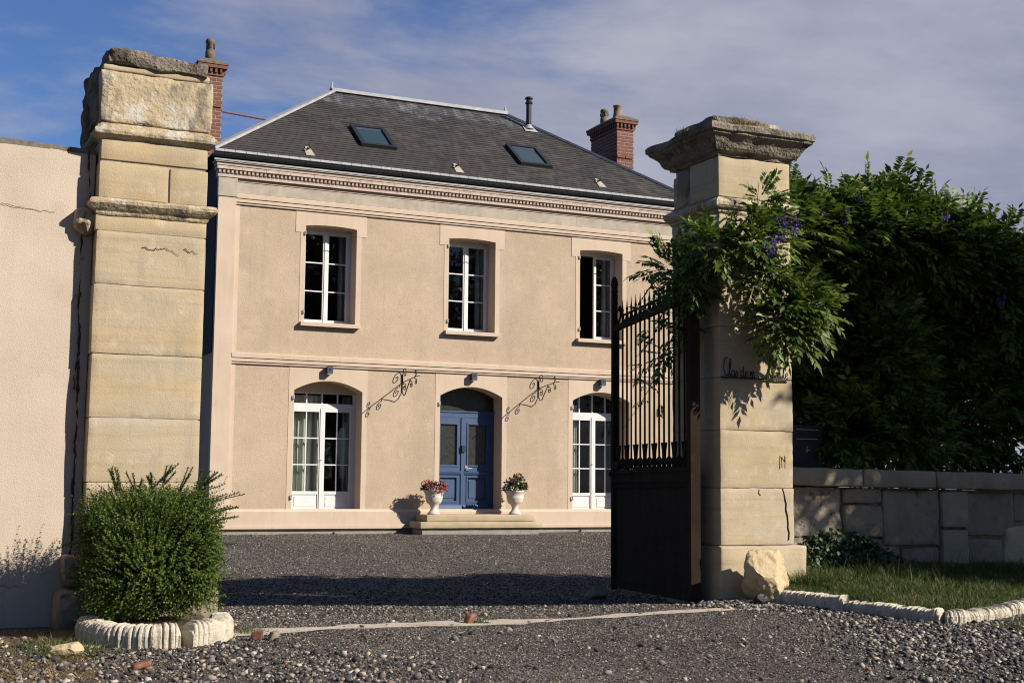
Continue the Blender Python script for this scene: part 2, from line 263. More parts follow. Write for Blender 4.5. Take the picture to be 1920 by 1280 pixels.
def recenter(o):
    """move a top-level mesh's origin to its base centre"""
    me = o.data; c = np.empty(len(me.vertices)*3); me.vertices.foreach_get('co', c); c = c.reshape(-1, 3)
    p = Vector(((c[:, 0].min()+c[:, 0].max())/2, (c[:, 1].min()+c[:, 1].max())/2, c[:, 2].min()))
    me.transform(Matrix.Translation(-p)); o.location = o.location + p
    return o
class MB:
    def __init__(s): s.v, s.f = [], []
    def add(s, vs, fs):
        k = len(s.v); s.v += [tuple(p) for p in vs]; s.f += [tuple(i+k for i in f) for f in fs]; return s
    def box(s, x0, x1, y0, y1, z0, z1):
        return s.add([(x0,y0,z0),(x1,y0,z0),(x1,y1,z0),(x0,y1,z0),(x0,y0,z1),(x1,y0,z1),(x1,y1,z1),(x0,y1,z1)],
                     [(0,3,2,1),(4,5,6,7),(0,1,5,4),(1,2,6,5),(2,3,7,6),(3,0,4,7)])
    def bar(s, a, b, w, h, upv=(0,0,1)):
        a, b = Vector(a), Vector(b); d = (b-a).normalized(); u = Vector(upv)
        if abs(d.dot(u)) > .98: u = Vector((1,0,0))
        sd_ = d.cross(u).normalized(); u = sd_.cross(d)
        vs = []
        for p in (a, b):
            for (i, j) in ((-1,-1),(1,-1),(1,1),(-1,1)): vs.append(p + sd_*(i*w/2) + u*(j*h/2))
        return s.add(vs, [(0,1,2,3),(7,6,5,4),(0,4,5,1),(1,5,6,2),(2,6,7,3),(3,7,4,0)])
    def tube(s, pts, r, n=6, r1=None, cap=True):
        pts = [Vector(p) for p in pts]; vs = []; L = len(pts)
        prev = None
        for i, p in enumerate(pts):
            d = (pts[min(i+1, L-1)] - pts[max(i-1, 0)])
            d = d.normalized() if d.length > 1e-9 else Vector((0,0,1))
            if prev is None:
                a = Vector((0,0,1)) if abs(d.z) < .9 else Vector((1,0,0))
                u = d.cross(a).normalized()
            else:
                u = (prev - d*prev.dot(d)); u = u.normalized() if u.length > 1e-6 else d.orthogonal().normalized()
            prev = u; w = d.cross(u)
            rr = r if r1 is None else r + (r1-r)*i/max(L-1, 1)
            for k in range(n):
                t = 2*math.pi*k/n; vs.append(p + u*(rr*math.cos(t)) + w*(rr*math.sin(t)))
        fs = [(i*n+k, i*n+(k+1) % n, (i+1)*n+(k+1) % n, (i+1)*n+k) for i in range(L-1) for k in range(n)]
        if cap: fs += [tuple(range(n))[::-1], tuple((L-1)*n+k for k in range(n))]
        return s.add(vs, fs)
    def lathe(s, prof, c, n=20):
        vs, fs = [], []
        for (r, z) in prof:
            for k in range(n):
                t = 2*math.pi*k/n; vs.append((c[0]+r*math.cos(t), c[1]+r*math.sin(t), c[2]+z))
        for i in range(len(prof)-1):
            for k in range(n): fs.append((i*n+k, i*n+(k+1) % n, (i+1)*n+(k+1) % n, (i+1)*n+k))
        fs += [tuple(range(n))[::-1], tuple((len(prof)-1)*n+k for k in range(n))]
        return s.add(vs, fs)
    def quad(s, a, b, c, d): return s.add([a, b, c, d], [(0,1,2,3)])
    def prism(s, poly, y0, y1):     # poly in (x, z), extruded along y
        n = len(poly)
        return s.add([(x, y0, z) for x, z in poly] + [(x, y1, z) for x, z in poly],
                     [tuple(range(n)), tuple(range(2*n-1, n-1, -1))] + [(i, i+n, (i+1) % n+n, (i+1) % n) for i in range(n)])
    def prismx(s, poly, x0, x1):    # poly in (y, z), extruded along x
        n = len(poly)
        return s.add([(x0, y, z) for y, z in poly] + [(x1, y, z) for y, z in poly],
                     [tuple(range(n))[::-1], tuple(range(n, 2*n))] + [(i, (i+1) % n, (i+1) % n+n, i+n) for i in range(n)])
    def mesh(s, name):
        me = bpy.data.meshes.new(name); me.from_pydata(s.v, [], s.f); me.update(); return me
    def build(s, name, m, parent=None, smooth=False): return link(name, s.mesh(name), m, parent, smooth)

def np_mesh(name, verts, faces):
    """verts (n,3), faces (m,k) arrays"""
    me = bpy.data.meshes.new(name); k = faces.shape[1]
    me.vertices.add(len(verts)); me.vertices.foreach_set('co', np.ascontiguousarray(verts, dtype=np.float32).ravel())
    me.loops.add(faces.size); me.loops.foreach_set('vertex_index', np.ascontiguousarray(faces, dtype=np.int32).ravel())
    me.polygons.add(len(faces)); me.polygons.foreach_set('loop_start', np.arange(0, faces.size, k, dtype=np.int32))
    me.update(calc_edges=True); return me
def gridbox(xs, ys, zs):
    idx, vs, fs = {}, [], []
    def V(i, j, k):
        q = (i, j, k)
        if q not in idx: idx[q] = len(vs); vs.append(Vector((xs[i], ys[j], zs[k])))
        return idx[q]
    a, b, c = len(xs)-1, len(ys)-1, len(zs)-1
    for i in range(a):
        for j in range(b):
            fs.append((V(i,j,0), V(i,j+1,0), V(i+1,j+1,0), V(i+1,j,0))); fs.append((V(i,j,c), V(i+1,j,c), V(i+1,j+1,c), V(i,j+1,c)))
        for k in range(c):
            fs.append((V(i,0,k), V(i+1,0,k), V(i+1,0,k+1), V(i,0,k+1))); fs.append((V(i,b,k), V(i,b,k+1), V(i+1,b,k+1), V(i+1,b,k)))
    for j in range(b):
        for k in range(c):
            fs.append((V(0,j,k), V(0,j,k+1), V(0,j+1,k+1), V(0,j+1,k))); fs.append((V(a,j,k), V(a,j+1,k), V(a,j+1,k+1), V(a,j,k+1)))
    return vs, fs
def lin(a, b, r, step):
    n = max(1, int(round((b-a-2*r)/step)))
    return [a, a+r*.35, a+r] + [a+r+(b-a-2*r)*i/n for i in range(1, n)] + [b-r, b-r*.35, b]
def stone(name, x0, x1, y0, y1, z0, z1, m, parent=None, r=.014, amp=.006, step=.09, seed=0, chip=1.0, shape=None):
    """a dressed block with worn, chipped edges"""
    r = min(r, (x1-x0)*.3, (y1-y0)*.3, (z1-z0)*.3)
    vs, fs = gridbox(lin(x0,x1,r,step), lin(y0,y1,r,step), lin(z0,z1,r,step))
    lo, hi = Vector((x0,y0,z0)), Vector((x1,y1,z1)); out = []
    off = Vector((seed*3.7, seed*1.3, seed*2.1))
    for p in vs:
        ch = max(0.0, noise.noise(p*5.0+off))*chip + max(0.0, noise.noise(p*17.0+off)-.1)*chip*.8
        rr = r*(1+2.2*ch)
        q = Vector([min(max(p[i], lo[i]+rr), hi[i]-rr) if hi[i]-lo[i] > 2*rr else (lo[i]+hi[i])/2 for i in range(3)])
        d = p-q
        if d.length > 1e-7:
            nrm = d.normalized(); p2 = q + nrm*min(rr, d.length)
        else: nrm, p2 = Vector((0,0,0)), p
        p2 = p2 + nrm*(amp*(noise.noise(p*3.1+off)*1.2+noise.noise(p*11+off)*.7))
        if shape: p2 = shape(p2)
        out.append(p2)
    b = MB(); b.add(out, fs)
    o = b.build(name, m, parent, smooth=True)
    return o
def rockmesh(name, c, rx, ry, rz, seed, m, parent=None, sub=3, amp=.3, flat=True, cuts=0):
    bm = bmesh.new(); bmesh.ops.create_icosphere(bm, subdivisions=sub, radius=1)
    off = Vector((seed*7.1, seed*2.3, seed*5.9)); rd = random.Random(seed)
    planes = []
    for _ in range(cuts):
        n = Vector((rd.uniform(-1,1), rd.uniform(-1,1), rd.uniform(-.6,1))).normalized(); planes.append((n, rd.uniform(.55,.82)))
    for v in bm.verts:
        p = v.co.copy()
        for n, d in planes:
            t = p.dot(n)-d
            if t > 0: p -= n*t
        p *= 1+amp*noise.noise(p*1.4+off)+amp*.4*noise.noise(p*4+off)+amp*.18*noise.noise(p*10+off)
        v.co = Vector((p.x*rx, p.y*ry, p.z*rz))
    me = bpy.data.meshes.new(name); bm.to_mesh(me); bm.free()
    me.transform(Matrix.Translation(Vector(c)))
    return link(name, me, m, parent, smooth=not flat)

# ------------------------------------------------------------------ ground
YP = np.array([-50, 5.0, 8.7, 9.4, 10.2, 11.2, 12.6, 15.0, 18.0, 21.0, 25.0, 27.0, 300.0])
ZP = np.array([0, 0, 0, -.015, -.06, -.125, -.185, -.21, -.165, -.11, -.035, -.03, -.03])
def gz(x, y): return float(np.interp(y, YP, ZP)) + .010*math.sin(x*1.9+y*.7)*math.cos(y*1.3-x*.4)
gxs = [-400, -120, -40, -15] + list(np.arange(-8, 20.01, .25)) + [26, 40, 120, 400]
gys = [-300, -80, -20, 0] + list(np.arange(3, 26.01, .25)) + [30, 40, 60, 120, 400, 900]
gv = np.array([(x, y, gz(x, y)) for y in gys for x in gxs]); nx = len(gxs)
gf = np.array([(j*nx+i, j*nx+i+1, (j+1)*nx+i+1, (j+1)*nx+i) for j in range(len(gys)-1) for i in range(nx-1)])
ground = link('ground', np_mesh('ground', gv, gf), M_ground, None, True); tag(ground, 'dark compacted gravel drive and courtyard in front of the house', 'ground', kind='structure')

# pale worn concrete strip across the gateway
b = MB(); ta, tb = (1.95, 8.46), (6.25, 8.80); vs = []; n = 60
for i in range(n+1):
    t = i/n; x = ta[0]+(tb[0]-ta[0])*t; y = ta[1]+(tb[1]-ta[1])*t
    w = .16*(.75+.9*noise.noise(Vector((t*9, 3, 0)))) * (1.15 if t < .5 else .75)
    e1, e2 = noise.noise(Vector((t*22, 0, 1)))*.06, noise.noise(Vector((t*22, 5, 1)))*.06
    vs += [(x, y-w+e1, gz(x, y)+.006), (x, y+w+e2, gz(x, y)+.006)]
b.add(vs, [(2*i, 2*i+2, 2*i+3, 2*i+1) for i in range(n)])
th = b.build('threshold_strip', mat('dusty_cement', (0.62, 0.53, 0.43), (0.50, 0.42, 0.335), scale=7, bump=0.4, bscale=60, bdist=0.006, streak=[(22, 0.8, (0.16, 0.14, 0.125), 0.60, 0.68, None), (3, 0.6, (0.28, 0.245, 0.21), 0.52, 0.68, None)])); tag(th, 'pale worn concrete strip across the gateway', 'threshold', kind='structure')

# ------------------------------------------------------------------ house
YF = 25.0                                     # facade plane
HX0, HX1, HXC = 5.50, 15.98, 10.74
YB = 31.2                                     # back of house
house = empty('house', (HXC, YF, -.04), 'two storey cream plastered house with slate hipped roof behind the gate', 'house')
WINS = [(7.735, 3.99), (10.72, 3.99), (13.71, 3.99)]; WW, WZ1, WRISE = 1.03, 5.86, .03
DOORS = [7.75, 10.74, 13.72]; DW, DZ0, DSP, DRISE = 1.36, .36, 2.68, .19
def opening(xc, w, z0, zs, rise): return dict(x0=xc-w/2, x1=xc+w/2, z0=z0, top=lambda x: zs+rise*(1-((x-xc)/(w/2))**2))
OW = [opening(x, WW, z, WZ1, WRISE) for x, z in WINS]; OD = [opening(x, DW, DZ0, DSP, DRISE) for x in DOORS]
def sheet(b, y, x0, x1, z0, z1, ops, flip=False):
    xs = {x0, x1}
    for o in ops:
        for i in range(17):
            x = o['x0']+(o['x1']-o['x0'])*i/16
            if x0 <= x <= x1: xs.add(round(x, 5))
    xs = sorted(xs)
    for a, c in zip(xs, xs[1:]):
        if c-a < 1e-6: continue
        mid = (a+c)/2; cuts = sorted([o for o in ops if o['x0'] < mid < o['x1']], key=lambda o: o['z0'])
        la = lc = z0
        for o in cuts:
            if o['z0'] > la+1e-6 and o['z0'] < z1: b.quad((a,y,la), (c,y,lc), (c,y,o['z0']), (a,y,o['z0']))
            la, lc = max(la, o['top'](a)), max(lc, o['top'](c))
        if min(la, lc) < z1: b.quad((a,y,la), (c,y,lc), (c,y,z1), (a,y,z1))
def reveal(b, o, y0, y1, bottom=True):
    n = 16; pts = [(o['x0']+(o['x1']-o['x0'])*i/n) for i in range(n+1)]
    for p, q in zip(pts, pts[1:]):
        zp, zq = o['top'](p), o['top'](q)
        b.quad((p,y0,zp), (p,y1,zp), (q,y1,zq), (q,y0,zq))
    za, zb = o['top'](o['x0']), o['top'](o['x1'])
    b.quad((o['x0'],y0,o['z0']), (o['x0'],y1,o['z0']), (o['x0'],y1,za), (o['x0'],y0,za))
    b.quad((o['x1'],y0,o['z0']), (o['x1'],y0,zb), (o['x1'],y1,zb), (o['x1'],y1,o['z0']))
    if bottom: b.quad((o['x0'],y0,o['z0']), (o['x1'],y0,o['z0']), (o['x1'],y1,o['z0']), (o['x0'],y1,o['z0']))
# rough plaster wall (front skin, inner skin)
b = MB(); sheet(b, YF+.006, HX0+.3, HX1-.3, .30, 6.26, OW+OD); sheet(b, YF+.44, HX0+.02, HX1-.02, -.1, 7.0, OW+OD)
b.build('wall', M_rough, house)
# other walls and the rooms behind the windows
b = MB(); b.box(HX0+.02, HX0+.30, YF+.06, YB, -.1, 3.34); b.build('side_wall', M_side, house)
b = MB(); b.box(HX0-.02, HX0+.30, YF+.06, YB, 3.34, 6.9); b.build('slate_hung_side_wall', M_underroof, house)
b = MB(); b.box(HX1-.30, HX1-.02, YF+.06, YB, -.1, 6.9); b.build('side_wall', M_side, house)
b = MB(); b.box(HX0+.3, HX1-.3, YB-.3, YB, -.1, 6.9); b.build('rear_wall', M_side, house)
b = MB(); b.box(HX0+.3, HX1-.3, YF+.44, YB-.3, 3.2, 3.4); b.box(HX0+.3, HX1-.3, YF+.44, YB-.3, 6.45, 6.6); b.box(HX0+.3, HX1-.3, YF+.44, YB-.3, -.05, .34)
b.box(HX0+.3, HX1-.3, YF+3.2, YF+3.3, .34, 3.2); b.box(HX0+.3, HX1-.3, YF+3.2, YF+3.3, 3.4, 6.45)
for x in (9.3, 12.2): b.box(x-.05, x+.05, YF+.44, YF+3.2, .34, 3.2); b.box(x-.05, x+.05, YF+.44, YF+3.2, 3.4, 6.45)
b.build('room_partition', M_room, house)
# smooth bands: pilasters, surrounds, string courses, plinth
def band(name, x0, x1, z0, z1, ops=(), y=YF, m=None, th=.02):
    b = MB(); sheet(b, y, x0, x1, z0, z1, ops)
    for (xa, xb) in ((x0, x0), (x1, x1)): b.quad((xa,y,z0), (xa,y+th,z0), (xb,y+th,z1), (xb,y,z1))
    b.quad((x0,y,z1), (x1,y,z1), (x1,y+th,z1), (x0,y+th,z1)); b.quad((x0,y,z0), (x0,y+th,z0), (x1,y+th,z0), (x1,y,z0))
    return b.build(name, m or M_smooth, house)
for (xa, xb, xc, xd) in ((HX0, 5.84, 5.84, 5.93), (15.64, HX1, 15.55, 15.64)):
    b = MB(); b.box(xa, xb, YF-.055, YF+.10, .40, 6.27); b.build('pilaster', M_smooth, house)
    band('pilaster_margin', xc, xd, .43, 3.13); band('pilaster_margin', xc, xd, 3.345, 6.145)
    b = MB(); b.box(xa-.012, xb+.01, YF-.075, YF+.10, 6.27, 6.62); b.build('pilaster_capital', M_frieze, house)
for o in OW:
    bb = MB(); reveal(bb, o, YF, YF+.44, False); bb.build('window_reveal', M_smooth, house)
    band('window_surround', o['x0']-.10, o['x1']+.10, 3.99, 5.72, [o]); band('window_surround', o['x0']-.20, o['x1']+.20, 5.72, 6.145, [o], y=YF-.003)
for o in OD:
    bb = MB(); reveal(bb, o, YF, YF+.44); bb.build('door_reveal', M_smooth, house)
    band('door_surround', o['x0']-.105, o['x1']+.10, .43, 3.13, [o])
XS0, XS1 = 5.84, 15.64
for z in (3.13, 6.145):       # string course: a fillet between two shadow grooves, then a plain band
    b = MB(); b.box(XS0, XS1, YF-.030, YF+.02, z, z+.022); b.build('string_course_fillet', M_smooth, house)
    b = MB(); b.box(XS0, XS1, YF-.048, YF+.02, z+.040, z+.098); b.build('string_course_fillet', M_smooth, house)
    b = MB(); b.prismx([(YF+.02, z+.112), (YF-.064, z+.112), (YF-.064, z+.19), (YF-.045, z+.205), (YF+.02, z+.215)], XS0, XS1); b.build('string_course', M_smooth, house)
    b = MB(); b.box(XS0, XS1, YF-.012, YF+.02, z+.02, z+.113); b.build('string_course_groove', M_smooth, house)
b = MB(); sheet(b, YF-.06, HX0-.03, HX1+.03, .10, .38, ()); b.add([(HX0-.03,YF-.06,.38),(HX1+.03,YF-.06,.38),(HX1+.03,YF+.0,.43),(HX0-.03,YF+.0,.43)], [(0,1,2,3)])
b.quad((HX0-.03,YF-.06,.10), (HX0-.03,YF+.5,.10), (HX0-.03,YF+.5,.43), (HX0-.03,YF-.06,.38)); b.build('plinth', M_smooth, house)
for (xa, xb) in ((HX0-.03, 8.2), (8.203, 10.9), (10.903, 13.15), (13.153, HX1+.03)):
    b = MB(); b.box(xa, xb, YF-.095, YF, .062, .115); b.build('plinth_lip', M_smooth, house)
b = MB(); b.box(HX0-.01, HX1, YF-.03, YF+.3, -.2, .062); b.build('footing', M_concrete, house)
for (xa, xb) in ((7.9, 9.1), (11.2, 12.9), (13.2, 15.0), (5.7, 6.9)):
    b = MB(); b.box(xa, xb, YF-.10, YF-.034, -.2, .0+random.uniform(-.01,.02)); b.build('footing_slab', M_concrete, house)
# frieze and cornice
for i, (xa, xb) in enumerate(((XS0+.003, 8.02), (8.024, 10.4), (10.404, 13.1), (13.104, XS1-.003))):
    b = MB(); b.box(xa, xb, YF-.02, YF+.05, 6.36, 6.62); b.build('frieze_panel', M_frieze, house)
b = MB(); b.box(XS0, XS1, YF-.034, YF+.02, 6.575, 6.625); b.build('frieze_fillet', M_smooth, house)
b = MB(); b.box(HX0-.03, HX1+.03, YF-.09, YF+.1, 6.632, 6.676); b.build('cornice_course', M_cornice, house)
b = MB(); b.box(HX0-.03, HX1+.03, YF-.088, YF+.1, 6.676, 6.765); b.build('cornice_backing', M_cornice, house)
b = MB(); x = HX0-.02
while x < HX1: # small modillions, one every 75 mm
    z0 = 6.678
    b.add([(x,YF-.118,z0+.03),(x+.04,YF-.118,z0+.03),(x+.04,YF-.085,z0),(x,YF-.085,z0),(x,YF-.128,z0+.085),(x+.04,YF-.128,z0+.085),(x+.04,YF-.085,z0+.085),(x,YF-.085,z0+.085)],
          [(0,3,2,1),(4,5,6,7),(0,1,5,4),(1,2,6,5),(2,3,7,6),(3,0,4,7)]); x += .079
dn = b.build('cornice_dentil', M_cornice, house); dn['kind'] = 'stuff'
x = HX0-.06; i = 0
while x < HX1+.05:                            # header course above the dentils, brick by brick
    w = min(.235+random.uniform(-.01,.01), HX1+.06-x)
    b = MB(); b.box(x+.003, x+w-.003, YF-.145-random.uniform(0,.006), YF+.1, 6.770, 6.832+random.uniform(-.003,.002)); b.build('brick', M_cornice, house); x += w
b = MB(); b.box(HX0-.07, HX1+.07, YF-.16, YF+.1, 6.838, 6.885); b.build('cornice_course', M_cornice, house)
b = MB(); b.box(HX0-.10, HX1+.10, YF-.19, YF+.1, 6.892, 6.925); b.build('cornice_top', M_frieze, house)
b = MB(); b.box(HX0-.13, HX1+.13, YF-.205, YF-.191, 6.915, 6.945); b.build('eaves_strip', M_zinc, house)
# gutter: half round trough with brackets
GX0, GX1, GY, GZ, GR = HX0-.16, HX1+.16, YF-.19, 7.055, .075
b = MB(); n = 10; pr = [(GY+GR*math.cos(math.pi*k/n+math.pi), GZ+GR*1.15*math.sin(math.pi*k/n+math.pi)) for k in range(n+1)]
pr2 = [(y*.0+GY+(GR-.008)*math.cos(math.pi*k/n+math.pi), GZ+(GR*1.15-.008)*math.sin(math.pi*k/n+math.pi)) for k, y in zip(range(n, -1, -1), range(n+1))]
b.prismx(pr+pr2, GX0, GX1); g = b.build('gutter', M_gutter, house)
b = MB(); b.tube([(GX0, GY-GR-.004, GZ+.004), (GX1, GY-GR-.004, GZ+.004)], .012, 6); b.build('bead', M_gutter, g)
for k in range(27):
    x = GX0+.2+k*.395; b = MB(); b.prismx([(GY+(GR+.006)*math.cos(math.pi*j/8+math.pi), GZ+(GR*1.15+.006)*math.sin(math.pi*j/8+math.pi)) for j in range(9)], x, x+.022); b.build('bracket', M_gutter, g)

# ---- roof
EY, EZ, RY, RZ = YF-.20, 7.085, 28.06, 9.50           # eaves line and ridge line of the front slope
EX0, EX1, RX0, RX1 = HX0-.17, HX1+.17, 8.64, 12.80
b = MB(); e = .06
b.add([(EX0,EY,EZ-e),(EX1,EY,EZ-e),(EX1,2*RY-EY,EZ-e),(EX0,2*RY-EY,EZ-e),(RX0,RY,RZ-e),(RX1,RY,RZ-e)], [(0,1,5,4),(1,2,5),(2,3,4,5),(3,0,4),(0,3,2,1)])
roof = b.build('roof', M_underroof, house)
sl = Vector((0, RY-EY, RZ-EZ)); SL = sl.length; su = sl/SL; sn = Vector((0, -su.z, su.y))
def rp(x, s, h=0.0): return Vector((x, EY, EZ)) + su*s + sn*h          # point on the front slope
expo, sw = .112, .205; rows = int(SL/expo)+1
sls = []
for r in range(rows):
    s0 = r*expo; t = s0/SL
    xl, xr = EX0+(RX0-EX0)*t, EX1+(RX1-EX1)*t
    x = xl - (sw/2 if r % 2 else 0)
    while x < xr:
        a, c = max(x, xl), min(x+sw, xr)
        if c-a > .03: sls.append((a, c, s0, min(s0+expo*1.9, SL+.01)))
        x += sw
def slate_v(a, c, s0, s1):
    t = random.uniform(0, .004); k = random.uniform(-.004, .004)
    f0 = .012+t; f1 = -.006
    g0 = .0015
    return [rp(a+g0, s0+k, f0), rp(c-g0, s0-k, f0), rp(c-g0, s1, f1), rp(a+g0, s1, f1), rp(a+g0, s0+k, f0-.009), rp(c-g0, s0-k, f0-.009)]
SF = [(0,1,2,3), (4,5,1,0), (4,0,3), (1,5,2)]
cpos = cam.location
sls.sort(key=lambda q: (rp((q[0]+q[1])/2, q[2]) - cpos).length)
def cutout(q):    # leave the skylight openings clear
    xm = (q[0]+q[1])/2
    return any(xa < xm < xb and sa < q[2]+.06 < sb for xa, xb, sa, sb in ((8.55, 9.22, 1.07, 1.98), (12.11, 12.78, 1.07, 1.98)))
sls = [q for q in sls if not cutout(q)]
for q in sls[:300]:
    MB().add(slate_v(*q), SF).build('slate', M_slate, roof)
low = MB(); top = MB()
for q in sls[300:]:
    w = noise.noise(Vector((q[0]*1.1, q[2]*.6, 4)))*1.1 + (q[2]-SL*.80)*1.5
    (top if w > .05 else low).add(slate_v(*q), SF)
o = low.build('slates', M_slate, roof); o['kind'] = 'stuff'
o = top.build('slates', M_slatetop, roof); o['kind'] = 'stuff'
# zinc hips, ridge, eaves strip
def strip(name, p, q, w, h, m, par):
    b = MB(); b.bar(p, q, w, h); return b.build(name, m, par)
strip('hip_flashing', Vector((EX0-.02,EY-.0,EZ+.03)), Vector((RX0,RY,RZ+.03)), .17, .05, M_zinc, roof)
strip('hip_flashing', Vector((EX1+.02,EY-.0,EZ+.03)), Vector((RX1,RY,RZ+.03)), .10, .05, M_zinc, roof)
strip('ridge_capping', Vector((RX0-.05,RY,RZ+.025)), Vector((RX1+.05,RY,RZ+.025)), .20, .07, M_zinc, roof)
for k in range(52):
    xa = EX0+.02+k*(EX1-EX0-.04)/52; xb = xa+(EX1-EX0-.04)/52-.008
    d = random.uniform(-.004, .004)
    MB().add([rp(xa,-.05+d,.008), rp(xb,-.05+d,.008), rp(xb,.06,.024), rp(xa,.06,.024), rp(xa,-.05+d,-.004), rp(xb,-.05+d,-.004)], SF).build('eaves_flashing', M_zinc, roof)
for x in (RX0-.03, RX1+.02):
    b = MB(); b.lathe([(.05,0),(.045,.05),(.03,.07),(.022,.13),(.012,.19)], (x, RY, RZ+.03), 8); b.build('finial', M_zinc, roof)
# skylights
for (xa, xb, sa, sb) in ((8.50, 9.26, 1.02, 2.03), (12.07, 12.83, 1.02, 2.03)):
    s = MB(); f = .085
    for (x0_, x1_, s0_, s1_) in ((xa, xb, sa, sa+f), (xa, xb, sb-f, sb), (xa, xa+f, sa+f, sb-f), (xb-f, xb, sa+f, sb-f)):
        pts = [rp(x0_,s0_,.0), rp(x1_,s0_,.0), rp(x1_,s1_,.0), rp(x0_,s1_,.0), rp(x0_,s0_,.085), rp(x1_,s0_,.085), rp(x1_,s1_,.085), rp(x0_,s1_,.085)]
        s.add(pts, [(0,3,2,1),(4,5,6,7),(0,1,5,4),(1,2,6,5),(2,3,7,6),(3,0,4,7)])
    so = s.build('skylight', M_gutter, house)
    MB().quad(rp(xa+f-.01,sa+f-.01,.05), rp(xb-f+.01,sa+f-.01,.05), rp(xb-f+.01,sb-f+.01,.05), rp(xa+f-.01,sb-f+.01,.05)).build('pane', M_skyl, so)
    pts = [rp(xa+f,sb-f-.09,.053), rp(xb-f,sb-f-.09,.053), rp(xb-f,sb-f,.06), rp(xa+f,sb-f,.06)]
    MB().quad(*pts).build('blind_bar', M_lamp, so)
# roof hooks on zinc plates
for (x, s0_) in ((7.27, .36), (10.42, .36), (13.77, .44)):
    pl_ = [rp(x-.10,s0_+.26,.02), rp(x-.03,s0_-.02,.02), rp(x+.18,s0_-.16,.022), rp(x+.10,s0_+.13,.02)]
    rh = MB().quad(rp(x-.09,s0_-.13,.020), rp(x+.09,s0_-.13,.020), rp(x+.07,s0_+.16,.026), rp(x-.07,s0_+.16,.026)).add([rp(x-.055,s0_+.14,.04), rp(x+.055,s0_+.14,.04), rp(x+.03,s0_+.28,.03), rp(x-.03,s0_+.28,.03)], [(0,1,2,3)]).build('roof_hook', M_frieze, house)
    b = MB(); b.tube([rp(x,s0_+.2,.03), rp(x,s0_+.10,.06), rp(x,s0_+.04,.13), rp(x,s0_+.10,.17)], .013, 6); b.build('hook', M_black, rh)
# stove pipe
q = rp(13.14, 3.30); sp = MB().lathe([(.062,-.1),(.062,.62)], q, 14).build('stove_pipe', M_gutter, house)
MB().lathe([(.085,.60),(.09,.62),(.062,.65),(.062,.70),(.092,.71),(.092,.735),(.055,.76)], q, 14).build('cowl', M_black, sp)
MB().add([rp(12.98,3.1,.03), rp(13.30,3.1,.03), rp(13.27,3.46,.03), rp(13.02,3.46,.03)], [(0,1,2,3)]).lathe([(.12,.0),(.065,.10)], q, 14).build('collar', M_zinc, sp)

